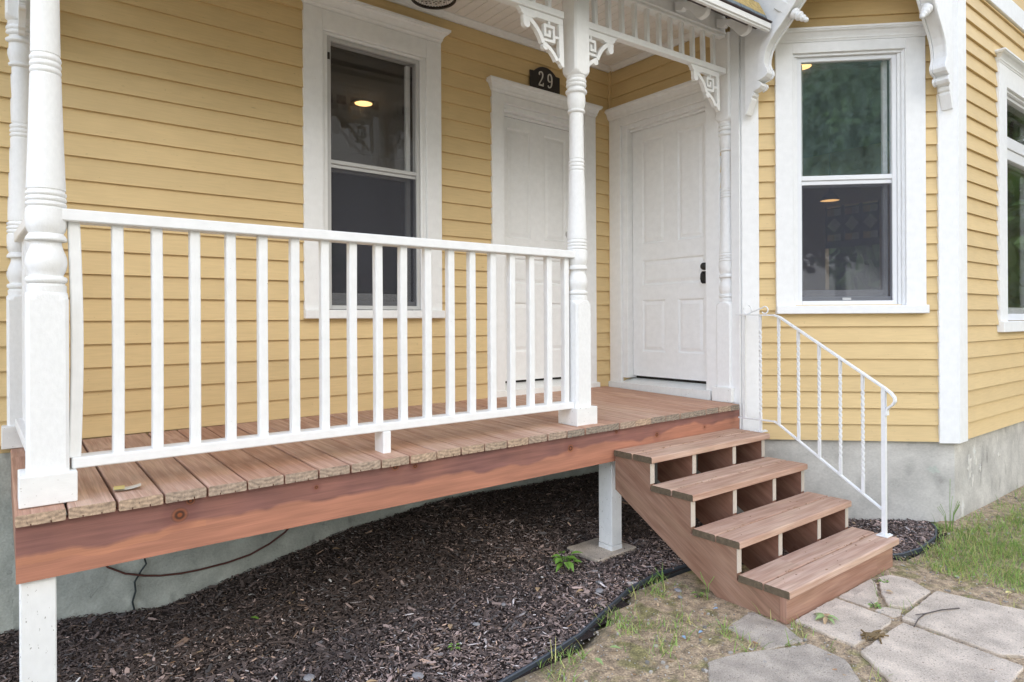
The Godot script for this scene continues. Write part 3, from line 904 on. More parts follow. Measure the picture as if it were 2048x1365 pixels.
	# corner boards
	one(h, "corner_board", M.white, func(b):
		b.x = back
		b.box(Vector3(4.160, 0.02, -0.097), Vector3(4.194, 2.95, -0.028), 1, 0.002)
		b.box(Vector3(4.160, -0.36, -0.097), Vector3(4.194, 0.018, -0.028), 1, 0.002)
		b.x = wb
		b.box(Vector3(-0.004, -0.26, 0.0), Vector3(0.117, 3.0, 0.032), 1, 0.003)
		b.x = Transform3D())
	one(h, "corner_board", M.white, func(b):
		b.x = wb
		b.box(Vector3(1.327, -0.247, 0.0), Vector3(1.4545, 3.0, 0.030), 1, 0.003)
		b.x = wf
		b.box(Vector3(-0.012, -0.247, 0.0005), Vector3(0.147, 3.03, 0.028), 1, 0.003)
		b.x = Transform3D())
	bx(h, "belt_board", M.white, Vector3(-1.05, 3.03, -0.02), Vector3(3.37, 3.19, 0.034), 0.003, 0, wf)
	# upper storey standing out over the cut corner
	one(h, "upper_wall", M.siding, func(b):
		b.x = back
		b.box(Vector3(4.175, 3.0, -5.0), Vector3(8.6, 5.6, corner.z - 0.004))
		b.x = Transform3D())
	one(h, "roof", M.roofing, func(b):
		b.x = back
		b.box(Vector3(-2.8, 5.6, -5.4), Vector3(8.9, 5.8, corner.z + 0.3))
		b.x = Transform3D())
	gable_bracket(h, back * Transform3D(Basis(Vector3.BACK, Vector3.UP, Vector3.LEFT), Vector3(4.165, 2.075, 0.02)))
	gable_bracket(h, back * Transform3D(Basis(Vector3.LEFT, Vector3.UP, Vector3.FORWARD), Vector3(5.165, 2.07, 0.965)))
	# rooms behind the windows
	one(h, "inner_wall", M.inside, func(b):
		b.x = back
		b.box(Vector3(-2.6, 0.0, -5.2), Vector3(8.6, 3.0, -5.0))
		b.box(Vector3(-2.75, 0.0, -5.2), Vector3(-2.6, 3.0, -1.33))
		b.box(Vector3(4.10, 0.0, -4.99), Vector3(4.18, 2.72, -1.50))
		b.x = Transform3D())
	one(h, "inner_ceiling", M.inside, func(b):
		b.x = back
		b.box(Vector3(-2.6, 2.73, -5.0), Vector3(4.06, 2.9, -1.47))
		b.x = back * Transform3D(Basis(Vector3.RIGHT, Vector3(0, 0, 1), Vector3(0, -1, 0)), Vector3.ZERO)
		b.prism(PackedVector2Array([Vector2(4.34, -4.98), Vector2(4.34, -0.1), Vector2(corner.x - 0.02, corner.z - 0.16), Vector2(8.28, corner.z - 0.16), Vector2(8.28, -4.98)]), -2.9, -2.73)
		b.x = Transform3D())
	one(h, "inner_floor", M.inside_floor, func(b):
		b.x = back
		b.box(Vector3(-2.6, -0.06, -5.0), Vector3(4.1, 0.012, -1.47))
		b.x = back * Transform3D(Basis(Vector3.RIGHT, Vector3(0, 0, 1), Vector3(0, -1, 0)), Vector3.ZERO)
		b.prism(PackedVector2Array([Vector2(4.34, -4.98), Vector2(4.34, -0.1), Vector2(corner.x - 0.02, corner.z - 0.16), Vector2(8.28, corner.z - 0.16), Vector2(8.28, -4.98)]), -0.01, 0.06)
		b.x = Transform3D())
	# far wall of the wing with the leaded window
	var wr := back * frame(Vector3(8.3, 0, corner.z), Vector3.BACK)
	var zl := -1.46 - corner.z
	var zr := -0.80 - corner.z
	sheath(h, back * Transform3D(Basis(Vector3.BACK, Vector3.UP, Vector3.LEFT), Vector3(8.3, 0, corner.z)), -6.0, -0.14, -0.1, 3.0, [Rect2(zl, 0.75, zr - zl, 1.30)], 0.1)
	var lw := group_node(h, "leaded_window", back * Transform3D(Basis(Vector3.BACK, Vector3.UP, Vector3.LEFT), Vector3(8.3, 0, corner.z)))
	lw.set_meta("label", "leaded glass window across the room, seen through the corner window")
	bx(lw, "frame", M.inside, Vector3(zl, 1.52, -0.03), Vector3(zr, 1.60, 0.0), 0.004)
	one(lw, "pane", M.glass, func(b): b.box(Vector3(zl, 0.75, -0.02), Vector3(zr, 1.52, -0.016)))
	var amber := std(Color(0.75, 0.45, 0.12), 0.1); amber.albedo_color.a = 0.55; amber.transparency = BaseMaterial3D.TRANSPARENCY_ALPHA
	var milk := std(Color(0.7, 0.68, 0.6), 0.6); milk.albedo_color.a = 0.6; milk.transparency = BaseMaterial3D.TRANSPARENCY_ALPHA
	var n3 := 3
	var cw := (zr - zl) / n3
	one(lw, "lead_came", M.dark, func(b):
		for i in n3 + 1:
			b.box(Vector3(zl + cw * i - 0.022, 1.60, -0.02), Vector3(zl + cw * i + 0.022, 2.05, -0.008))
		for y in [1.60, 1.70, 1.92, 2.02]:
			b.box(Vector3(zl, y - 0.008, -0.019), Vector3(zr, y + 0.008, -0.009)))
	for i in n3:
		var cx := zl + cw * (i + 0.5)
		one(lw, "diamond_pane", milk, func(b): b.prism(PackedVector2Array([Vector2(cx - 0.085, 1.81), Vector2(cx, 1.72), Vector2(cx + 0.085, 1.81), Vector2(cx, 1.90)]), -0.016, -0.012))
		for y in [[1.608, 1.692], [1.928, 2.012]]:
			bx(lw, "square_pane", amber, Vector3(cx - 0.085, y[0], -0.016), Vector3(cx - 0.002, y[1], -0.012), 0.0)
			bx(lw, "square_pane", milk, Vector3(cx + 0.002, y[0], -0.016), Vector3(cx + 0.085, y[1], -0.012), 0.0)
		for q in [[-1, -1], [1, -1], [1, 1], [-1, 1]]:
			one(lw, "corner_pane", M.dark, func(b): b.prism(PackedVector2Array([Vector2(cx + q[0] * 0.088, 1.81), Vector2(cx + q[0] * 0.088, 1.81 + q[1] * 0.1), Vector2(cx, 1.81 + q[1] * 0.1)]), -0.017, -0.013))


# ---------------------------------------------------------------- porch

const GAPS := [-0.009, 0.136, 0.283, 0.431, 0.579, 0.724, 0.87, 1.016, 1.159, 1.305, 1.45, 1.595, 1.736, 1.877, 2.02, 2.162, 2.298, 2.438, 2.579, 2.72, 2.862, 3.003, 3.146, 3.291, 3.433, 3.577, 3.717, 3.859, 4.003, 4.112]


func build_deck() -> void:
	var t := thing("porch_deck", "raised porch deck of reddish brown weathered boards over a red front beam", "porch")
	var tilt := Transform3D(Basis(Vector3.BACK, 0.0054) * Basis(Vector3.RIGHT, 0.0225), Vector3.ZERO)
	for k in GAPS.size() - 1:
		var w: float = GAPS[k + 1] - GAPS[k] - R.randf_range(0.0065, 0.0095)
		if k > 17:
			w += 0.003
		var x0: float = GAPS[k] + 0.003
		var r := 0.006
		var th := 0.038
		var p := PackedVector2Array()
		for i in 4:
			var a := PI - PI / 2 * i / 3.0
			p.append(Vector2(r + r * cos(a), -r + r * sin(a)))
		for i in 4:
			var a := PI / 2 - PI / 2 * i / 3.0
			p.append(Vector2(w - r + r * cos(a), -r + r * sin(a)))
		p.append(Vector2(w, -th + 0.003)); p.append(Vector2(w - 0.003, -th))
		for f in [0.70, 0.30]:
			var kx: float = w * f
			var kd := R.randf_range(0.006, 0.009)
			p.append(Vector2(kx + 0.002, -th)); p.append(Vector2(kx + 0.002, -th + kd)); p.append(Vector2(kx - 0.002, -th + kd)); p.append(Vector2(kx - 0.002, -th))
		p.append(Vector2(0.003, -th)); p.append(Vector2(0, -th + 0.003))
		var zf := R.randf_range(-0.004, 0.003)
		var zb := -1.312
		var body := MB.new()
		var cap := MB.new()
		var off := Vector2(R.randf(), R.randf()) * 4.0
		var cup := R.randf_range(-0.0016, 0.0012)
		var run := 0.0
		for i in p.size():
			var a := p[i]; var b := p[(i + 1) % p.size()]
			var d := b - a
			var nn := Vector3(-d.y, d.x, 0).normalized()
			var l := d.length()
			body.quad(Vector3(a.x, a.y, zf), Vector3(b.x, b.y, zf), Vector3(b.x, b.y, zb), Vector3(a.x, a.y, zb), nn, Vector2(zf, run) + off, Vector2(zf, run + l) + off, Vector2(zb, run + l) + off, Vector2(zb, run) + off)
			run += l
		var ids := Geometry2D.triangulate_polygon(p)
		var eo := Vector2(R.randf_range(0.002, 0.078), R.randf_range(0.045, 0.2))
		for i in range(0, ids.size(), 3):
			for z in [zf, zb]:
				var nn := Vector3(0, 0, 1 if z == zf else -1)
				var a := p[ids[i]]; var b := p[ids[i + 1]]; var c := p[ids[i + 2]]
				cap.tri(Vector3(a.x, a.y, z), Vector3(b.x, b.y, z), Vector3(c.x, c.y, z), nn, nn, nn, a + eo, b + eo, c + eo)
		var mesh := body.mesh(M.deck[R.randi() % M.deck.size()])
		cap.add(mesh, M.grey_end if k > 16 and R.randf() < 0.75 else M.end_grain[R.randi() % 3])
		put(t, "deck_board", mesh, tilt * Transform3D(Basis(Vector3.UP, R.randf_range(-0.0012, 0.0012)), Vector3(x0, cup, 0)))
	# front beam, its texture laid once along its length
	one(t, "front_beam", M.beam, func(b):
		var x0 := -0.005; var x1 := 4.155
		var y0 := -0.234; var y1 := -0.0385
		var z0 := -0.068; var z1 := -0.030
		b.quad(Vector3(x0, y0, z1), Vector3(x1, y0, z1), Vector3(x1, y1, z1), Vector3(x0, y1, z1), Vector3.BACK, Vector2(0, 1), Vector2(1, 1), Vector2(1, 0), Vector2(0, 0))
		b.quad(Vector3(x0, y0, z0), Vector3(x1, y0, z0), Vector3(x1, y0, z1), Vector3(x0, y0, z1), Vector3.DOWN, Vector2(0, 0.95), Vector2(1, 0.95), Vector2(1, 1), Vector2(0, 1))
		b.quad(Vector3(x0, y0, z0), Vector3(x1, y0, z0), Vector3(x1, y1, z0), Vector3(x0, y1, z0), Vector3.FORWARD, Vector2(0, 1), Vector2(1, 1), Vector2(1, 0), Vector2(0, 0))
		b.quad(Vector3(x0, y1, z0), Vector3(x1, y1, z0), Vector3(x1, y1, z1), Vector3(x0, y1, z1), Vector3.UP, Vector2(0, 0), Vector2(1, 0), Vector2(1, 0.05), Vector2(0, 0.05))
		b.quad(Vector3(x0, y0, z0), Vector3(x0, y1, z0), Vector3(x0, y1, z1), Vector3(x0, y0, z1), Vector3.LEFT, Vector2(0, 1), Vector2(0, 0), Vector2(0.01, 0), Vector2(0.01, 1))
		b.quad(Vector3(x1, y0, z0), Vector3(x1, y1, z0), Vector3(x1, y1, z1), Vector3(x1, y0, z1), Vector3.RIGHT, Vector2(1, 1), Vector2(1, 0), Vector2(0.99, 0), Vector2(0.99, 1)), tilt)
	bx(t, "side_beam", M.riser, Vector3(-0.004, -0.232, -1.310), Vector3(0.034, -0.0385, -0.0685), 0.002, 2, tilt)
	bx(t, "side_beam", M.riser, Vector3(4.117, -0.232, -1.310), Vector3(4.154, -0.0385, -0.0685), 0.002, 2, tilt)
	for i in 9:
		var x := 0.45 + i * 0.406
		bx(t, "joist", M.joist, Vector3(x, -0.225, -1.310), Vector3(x + 0.038, -0.0385, -0.0685), 0.0, 2, tilt)
	bx(t, "support_post", M.worn_white, Vector3(0.006, -1.12, -0.155), Vector3(0.107, -0.234, -0.052), 0.004, 1)
	var po := one(t, "support_post", M.worn_white, func(b):
		b.box(Vector3(2.897, -0.755, -0.212), Vector3(2.986, -0.222, -0.100), 1, 0.003)
		b.box(Vector3(2.895, -0.80, -0.214), Vector3(2.988, -0.757, -0.098), 1, 0.003))
	po.set_meta("label", "white support post standing on a concrete paver")


func railing(label: String, a: Vector3, b: Vector3, n: int, first: float, last: float) -> void:
	var t := thing("porch_railing", label, "railing", a, "white porch railings")
	var d := b - a
	var L := Vector2(d.x, d.z).length()
	var rise := d.y / L
	var xd := Vector3(d.x, 0, d.z).normalized()
	var w := Transform3D(Basis(xd, Vector3.UP, xd.cross(Vector3.UP)), Vector3.ZERO)
	var y := func(x: float) -> float: return rise * x
	one(t, "top_rail", M.white, func(bb): bb.bar(Vector3(0, 1.013, 0), Vector3(L, 1.013 + d.y, 0), 0.089, 0.043, 0.004), w)
	one(t, "bottom_rail", M.white, func(bb): bb.bar(Vector3(0.03, 0.130, 0), Vector3(L - 0.03, 0.130 + d.y, 0), 0.089, 0.039, 0.004), w)
	for i in n:
		var x := lerpf(first, last, i / float(n - 1)) + R.randf_range(-0.003, 0.003)
		var y0: float = 0.148 + rise * x
		var y1: float = 0.993 + rise * x
		var bow := R.randf_range(-0.002, 0.002)
		if i == 0 and n > 12:
			bow = 0.009
		one(t, "baluster", M.white, func(bb):
			var rings := []
			for k in 9:
				var u := k / 8.0
				var c := Vector3(x + bow * sin(u * PI) + (0.002 if i == 0 else 0.0), lerpf(y0, y1, u), 0)
				var r := []
				for q in [[-1, -0.8], [-0.8, -1], [0.8, -1], [1, -0.8], [1, 0.8], [0.8, 1], [-0.8, 1], [-1, 0.8]]:
					r.append(c + Vector3(q[0], 0, q[1]) * 0.0188)
				rings.append(r)
			bb.loft(rings), w)
	if n > 12:
		bx(t, "rail_block", M.white, Vector3(1.243, -0.012, -0.044), Vector3(1.283, 0.110, 0.048), 0.003, 1, w)


func fret_bracket(p: Node3D, xf: Transform3D) -> void:
	# x away from the column, y down from the rail is negative
	var b := MB.new()
	var T := 0.014
	var arc := func(c: Vector2, r0: float, r1: float, a0: float, a1: float, n: int) -> PackedVector2Array:
		var o := PackedVector2Array()
		for i in n + 1:
			o.append(c + Vector2.from_angle(lerpf(a0, a1, i / float(n))) * r1)
		for i in n + 1:
			o.append(c + Vector2.from_angle(lerpf(a1, a0, i / float(n))) * r0)
		return o
	# top bar with a pointed, stepped end
	b.prism(PackedVector2Array([Vector2(0.0, 0.0), Vector2(0.335, 0.0), Vector2(0.322, -0.014), Vector2(0.311, -0.020), Vector2(0.312, -0.030), Vector2(0.296, -0.038), Vector2(0.292, -0.046), Vector2(0.22, -0.046), Vector2(0.205, -0.036), Vector2(0.0, -0.036)]), -T, T, 0, Vector2.ZERO, 0.0015)
	# upright
	b.prism(PackedVector2Array([Vector2(0.0, -0.0363), Vector2(0.034, -0.0363), Vector2(0.034, -0.225), Vector2(0.052, -0.240), Vector2(0.044, -0.248), Vector2(0.030, -0.256), Vector2(0.022, -0.270), Vector2(0.008, -0.278), Vector2(0.0, -0.274)]), -T, T, 0, Vector2.ZERO, 0.0015)
	# outer drop
	b.prism(arc.call(Vector2(0.272, -0.083), 0.0, 0.024, -PI, 0.4, 10), -T + 0.001, T - 0.001)
	b.prism(PackedVector2Array([Vector2(0.298, -0.044), Vector2(0.294, -0.083), Vector2(0.249, -0.083), Vector2(0.252, -0.060), Vector2(0.240, -0.044)]), -T + 0.002, T - 0.002)
	# the two arcs
	b.prism(arc.call(Vector2(0.345, -0.235), 0.191, 0.216, deg_to_rad(118), deg_to_rad(160), 10), -T + 0.0005, T - 0.0005)
	b.prism(arc.call(Vector2(0.138, -0.181), 0.0, 0.021, 0, TAU * 0.98, 14), -T + 0.0015, T - 0.0015)
	b.prism(arc.call(Vector2(0.185, -0.315), 0.138, 0.160, deg_to_rad(108), deg_to_rad(153), 8), -T + 0.0003, T - 0.0003)
	# square key
	var bars := [[0.062, 0.146, -0.072, -0.055], [0.129, 0.1462, -0.125, -0.0722], [0.0955, 0.1289, -0.125, -0.108], [0.0955, 0.112, -0.1078, -0.086], [0.062, 0.079, -0.152, -0.0722], [0.0792, 0.146, -0.152, -0.137], [0.098, 0.112, -0.0552, -0.036], [0.034, 0.062, -0.122, -0.108]]
	for q in bars:
		b.box(Vector3(q[0], q[2], -T + 0.0025), Vector3(q[1], q[3], T - 0.0025))
	put(p, "fret_bracket", b.mesh(M.white), xf)


func build_porch_roof() -> void:
	var t := thing("porch_roof", "white porch roof with spindle frieze, fretwork brackets and board ceiling", "porch roof", Vector3(2.66, 2.0, -0.15))
	var back := Transform3D(Basis(), -t.position)
	# the front frame rises a little to the right
	var w := back * Transform3D(Basis(Vector3.BACK, 0.031), Vector3(2.66, 0, 0))
	var zf := -0.1
	for s in [[-2.52, -0.062, 2.368, 2.407], [0.062, 1.53, 2.362, 2.402]]:
		bx(t, "frieze_rail", M.white, Vector3(s[0], s[2], -0.152), Vector3(s[1], s[3], zf), 0.003, 0, w)
		var n: int = int((s[1] - s[0]) / 0.1195)
		var at: float = s[1] - 0.108 if s[0] > 0 else s[1] - 0.085
		for i in n:
			var x := at - i * 0.1195
			if x < s[0] + 0.04:
				break
			bx(t, "spindle", M.white, Vector3(x - 0.028, s[3], -0.140), Vector3(x, 2.622, -0.112), 0.002, 1, w)
		bx(t, "frieze_rail", M.white, Vector3(s[0], 2.6225, -0.152), Vector3(s[1], 2.642, -0.102), 0.003, 0, w)
	for q in [[-0.062, -1], [0.062, 1], [1.46, -1], [-2.50, 1]]:
		fret_bracket(t, w * Transform3D(Basis(Vector3(q[1], 0, 0), Vector3.UP, Vector3(0, 0, q[1])), Vector3(q[0], 2.3675 if q[0] < 0 else 2.3615, -0.126)))
	bx(t, "beam", M.white, Vector3(-2.66, 2.6425, -0.20), Vector3(1.527, 2.775, -0.096), 0.004, 0, w)
	bx(t, "beam_bead", M.white, Vector3(-2.66, 2.6405, -0.0955), Vector3(1.52, 2.652, -0.084), 0.003, 0, w)
	# sloping soffit, fascia, drip edge
	one(t, "soffit", M.white, func(b):
		b.prism(PackedVector2Array([Vector2(-0.10, 2.778), Vector2(0.238, 2.567), Vector2(0.238, 2.587), Vector2(-0.10, 2.798)]), 0.0, 4.25), w * Transform3D(Basis(Vector3.BACK, Vector3.UP, Vector3.LEFT), Vector3(1.497, 0, 0)))
	bx(t, "fascia", M.white, Vector3(-2.76, 2.535, 0.238), Vector3(1.503, 2.588, 0.262), 0.003, 0, w)
	bx(t, "fascia_cap", M.white, Vector3(-2.76, 2.5485, 0.2622), Vector3(1.503, 2.588, 0.272), 0.003, 0, w)
	bx(t, "drip_edge", M.drip, Vector3(-2.77, 2.5885, 0.15), Vector3(1.507, 2.600, 0.280), 0.003, 0, w)
	for i in 9:
		var x := 1.42 - i * 0.47
		one(t, "modillion", M.white, func(b):
			var p := PackedVector2Array([Vector2(-0.085, 2.72), Vector2(-0.085, 2.66), Vector2(-0.03, 2.642)])
			p.append_array(PackedVector2Array([Vector2(-0.01, 2.655), Vector2(0.0, 2.640), Vector2(0.03, 2.62)]))
			for k in 7:
				var a := -2.0 + 2.2 * k / 6.0
				p.append(Vector2(0.115, 2.585) + Vector2.from_angle(a) * Vector2(0.055, 0.045))
			p.append(Vector2(0.175, 2.615)); p.append(Vector2(0.16, 2.63))
			b.prism(p, -0.022, 0.022, 0, Vector2.ZERO, 0.003), w * Transform3D(Basis(Vector3.BACK, Vector3.UP, Vector3.LEFT), Vector3(x, 0, 0)))
	# steep shingled skirt and the low roof above it
	var slope := Basis(Vector3.RIGHT, Vector3(0, 0.90, -0.436), Vector3(0, 0.436, 0.90))
	one(t, "roof_deck", M.roofing, func(b):
		b.prism(PackedVector2Array([Vector2(0.24, 2.605), Vector2(0.10, 2.90), Vector2(-1.18, 3.60), Vector2(-1.18, 3.50), Vector2(0.02, 2.84), Vector2(0.14, 2.602)]), 0.0, 4.25), w * Transform3D(Basis(Vector3.BACK, Vector3.UP, Vector3.LEFT), Vector3(1.49, 0, 0)))
	for row in 2:
		for i in 22:
			var x := 1.475 - i * 0.152 - (0.076 if row == 1 else 0.0)
			var o := w * Transform3D(slope, Vector3(x, 2.612 + row * 0.125, 0.252 - row * 0.060))
			var b := MB.new()
			var b2 := MB.new()
			var zz := 0.012 + row * 0.006
			b.box(Vector3(-0.147, 0.035 * R.randf_range(0.6, 1.2), 0.002), Vector3(0, 0.14, zz), 1, 0.002)
			b2.box(Vector3(-0.1465, 0.0, 0.0022), Vector3(-0.0005, 0.06, zz - 0.0012), 1, 0.002)
			var mesh := b.mesh(M.shingle_yellow)
			b2.add(mesh, M.shingle_bare)
			put(t, "shingle", mesh, o * Transform3D(Basis(Vector3.BACK, R.randf_range(-0.02, 0.02)), Vector3.ZERO))
	bx(t, "ridge_trim", M.worn_white, Vector3(0.5, 2.862, 0.060), Vector3(1.44, 2.93, 0.16), 0.004, 0, w)
	# ceiling boards run from the wall to the front beam
	for i in 52:
		var x := 4.190 - i * 0.083
		var gp := R.randf_range(0.0008, 0.0026) + (0.002 if R.randf() < 0.3 else 0.0)
		one(t, "ceiling_board", M.ceiling, func(b):
			b.x = back
			b.prism(PackedVector2Array([Vector2(x - 0.083 + gp, 2.834), Vector2(x - 0.0805 + gp, 2.830), Vector2(x - 0.0032, 2.830), Vector2(x - 0.0005, 2.834), Vector2(x - 0.0005, 2.845), Vector2(x - 0.083 + gp, 2.845)]), -1.326, -0.14, 0, Vector2(R.randf(), R.randf()))
			b.x = Transform3D())
	bx(t, "ceiling_backing", M.dark, Vector3(-0.12, 2.846, -1.33), Vector3(4.19, 2.87, -0.14), 0.0, 0, back)
	for q in 2:
		one(t, "ceiling_moulding", M.white, func(b):
			var p := PackedVector2Array([Vector2(0.0, 2.829), Vector2(0.050, 2.829), Vector2(0.050, 2.822), Vector2(0.038, 2.812), Vector2(0.020, 2.802), Vector2(0.018, 2.792), Vector2(0.0, 2.792)])
			if q == 0:
				b.x = back * Transform3D(Basis(Vector3.BACK, Vector3.UP, Vector3.LEFT), Vector3(4.19, 0, -1.318))
				b.prism(p, 0.0, 4.30)
			else:
				b.x = back * Transform3D(Basis(Vector3.LEFT, Vector3.UP, Vector3.FORWARD), Vector3(4.183, 0, -0.14))
				b.prism(p, 0.0, 1.13)
			b.x = Transform3D())
	# left end: beam and frieze back to the wall
	bx(t, "side_beam", M.white, Vector3(0.0, 2.56, -1.315), Vector3(0.10, 2.835, -0.202), 0.003, 2, back)
	bx(t, "side_rail", M.white, Vector3(0.02, 2.29, -1.26), Vector3(0.07, 2.33, -0.22), 0.003, 2, back)
	for i in 8:
		bx(t, "spindle", M.white, Vector3(0.03, 2.33, -1.20 + i * 0.119), Vector3(0.058, 2.56, -1.172 + i * 0.119), 0.002, 1, back)
	fret_bracket(t, back * Transform3D(Basis(Vector3.BACK, Vector3.UP, Vector3.LEFT), Vector3(0.045, 2.29, -1.268)))


func build_lamp() -> void:
	var c := Vector3(2.168, 2.829, -0.955)
	var t := thing("porch_ceiling_lamp", "round bronze and crystal lamp under the porch ceiling", "ceiling lamp", c)
	one(t, "canopy", M.bronze, func(b): b.lathe([Vector2(0.0, -0.022), Vector2(0.11, -0.022), Vector2(0.125, -0.012), Vector2(0.13, 0.0)], Vector3.ZERO, 40))
	one(t, "diffuser", M.ceiling, func(b): b.lathe([Vector2(0.0, -0.034), Vector2(0.12, -0.034), Vector2(0.126, -0.024)], Vector3.ZERO, 40))
	for y in [-0.034, -0.118]:
		one(t, "ring", M.bronze, func(b): b.lathe([Vector2(0.132, y - 0.006), Vector2(0.147, y - 0.006), Vector2(0.149, y), Vector2(0.147, y + 0.006), Vector2(0.132, y + 0.006), Vector2(0.130, y), Vector2(0.132, y - 0.006)], Vector3.ZERO, 48))
	var rod := MB.new()
	rod.lathe([Vector2(0.0, -0.112), Vector2(0.008, -0.108), Vector2(0.008, -0.042), Vector2(0.0, -0.040)], Vector3.ZERO, 6)
	var rm := rod.mesh(M.crystal)
	for i in 44:
		var a := TAU * i / 44.0
		put(t, "crystal_rod", rm, Transform3D(Basis(Vector3.UP, a), Vector3(cos(a), 0, sin(a)) * 0.139))
	for i in 60:
		var r := 0.018 + 0.098 * sqrt(i / 60.0)
		var a := i * 2.399963
		put(t, "crystal_drop", rm, Transform3D(Basis(Vector3.UP, a).scaled(Vector3(1, 0.9, 1)), Vector3(cos(a) * r, -0.008, sin(a) * r)))


# ---------------------------------------------------------------- steps and handrail

func build_steps() -> void:
	var t := thing("wooden_steps", "four brown wooden steps with open risers leading up to the porch", "steps", Vector3(3.45, GY, 0.5))
	var back := Transform3D(Basis(), -t.position)
	var zfront := [0.258, 0.535, 0.812, 1.073]
	var zrear := [-0.0285, 0.253, 0.531, 0.803]
	var yt := [-0.148, -0.302, -0.478, -0.640]
	var xr := [4.064, 4.036, 4.030, 4.045]
	var TH := 0.036
	# stringers
	var prof := PackedVector2Array([Vector2(-0.0275, yt[0] - TH)])
	for i in 4:
		var zr: float = [0.238, 0.514, 0.790, 1.018][i]
		prof.append(Vector2(zr, yt[i] - TH))
		if i < 3:
			prof.append(Vector2(zr, yt[i + 1] - TH))
	prof.append(Vector2(1.018, -0.802)); prof.append(Vector2(0.70, -0.812)); prof.append(Vector2(-0.0275, -0.385))
	for i in 4:
		var x: float = [2.852, 3.238, 3.655, 3.992][i]
		var s := one(t, "stringer", M.stringer if i == 0 else M.stringer_red, func(b): b.prism(prof, -0.036, 0.0, 0.55, Vector2(i * 0.37, i * 0.61)), back * Transform3D(Basis(Vector3.BACK, Vector3.UP, Vector3.LEFT), Vector3(x, 0, 0)))
		# pale sawn edges facing the front
		for k in 3:
			var zr: float = [0.238, 0.514, 0.790][k]
			one(s, "sawn_edge", M.cut_edge, func(b): b.box(Vector3(zr + 0.0004, yt[k + 1] + 0.001, -0.0358), Vector3(zr + 0.003, yt[k] - TH - 0.001, -0.0002)))
	for i in 4:
		var mid: float = (zfront[i] + zrear[i]) / 2 + 0.002
		for k in 2:
			var z0: float = zrear[i] if k == 0 else mid + 0.0035
			var z1: float = mid - 0.0035 if k == 0 else zfront[i]
			var p := PackedVector2Array()
			var r := 0.007
			var hi: float = yt[i]
			var xl := 2.842 + R.randf_range(-0.002, 0.002)
			for q in [[z0, hi - TH, 0.002, PI, 1.5 * PI], [z1, hi - TH, 0.004, 1.5 * PI, TAU], [z1, hi, r, 0.0, PI / 2], [z0, hi, r, PI / 2, PI]]:
				var sx := 1.0 if q[0] == z0 else -1.0
				var sy := 1.0 if q[1] < hi - 0.001 else -1.0
				for j in 4:
					var a: float = lerpf(q[3], q[4], j / 3.0)
					p.append(Vector2(q[0] + sx * q[2] + cos(a) * q[2], q[1] + sy * q[2] + sin(a) * q[2]))
			var body := MB.new()
			var cap := MB.new()
			var x1: float = xr[i]
			var off := Vector2(R.randf(), R.randf()) * 4.0
			var run := 0.0
			for j in p.size():
				var a := p[j]; var b := p[(j + 1) % p.size()]
				var d := b - a
				if d.length() < 1e-5:
					continue
				var nn := Vector3(0, -d.x, d.y).normalized()
				if nn.dot(Vector3(0, (a.y + b.y) / 2 - (hi - TH / 2), (a.x + b.x) / 2 - (z0 + z1) / 2)) < 0:
					nn = -nn
				body.quad(Vector3(xl, a.y, a.x), Vector3(xl, b.y, b.x), Vector3(x1, b.y, b.x), Vector3(x1, a.y, a.x), nn, Vector2(0, run) + off, Vector2(0, run + d.length()) + off, Vector2(x1 - xl, run + d.length()) + off, Vector2(x1 - xl, run) + off)
				run += d.length()
			var ids := Geometry2D.triangulate_polygon(p)
			for j in range(0, ids.size(), 3):
				for e in [xl, x1]:
					var nn := Vector3(-1 if e == xl else 1, 0, 0)
					var a := p[ids[j]]; var b := p[ids[j + 1]]; var c := p[ids[j + 2]]
					cap.tri(Vector3(e, a.y, a.x), Vector3(e, b.y, b.x), Vector3(e, c.y, c.x), nn, nn, nn, a + off, b + off, c + off)
			var mesh := body.mesh(M.tread[(i + k) % 3])
			cap.add(mesh, M.tread_end)
			put(t, "tread", mesh, back)
	bx(t, "kickboard", M.riser, Vector3(2.848, -0.80, 1.0195), Vector3(4.0, yt[3] - TH - 0.001, 1.056), 0.003, 0, back)


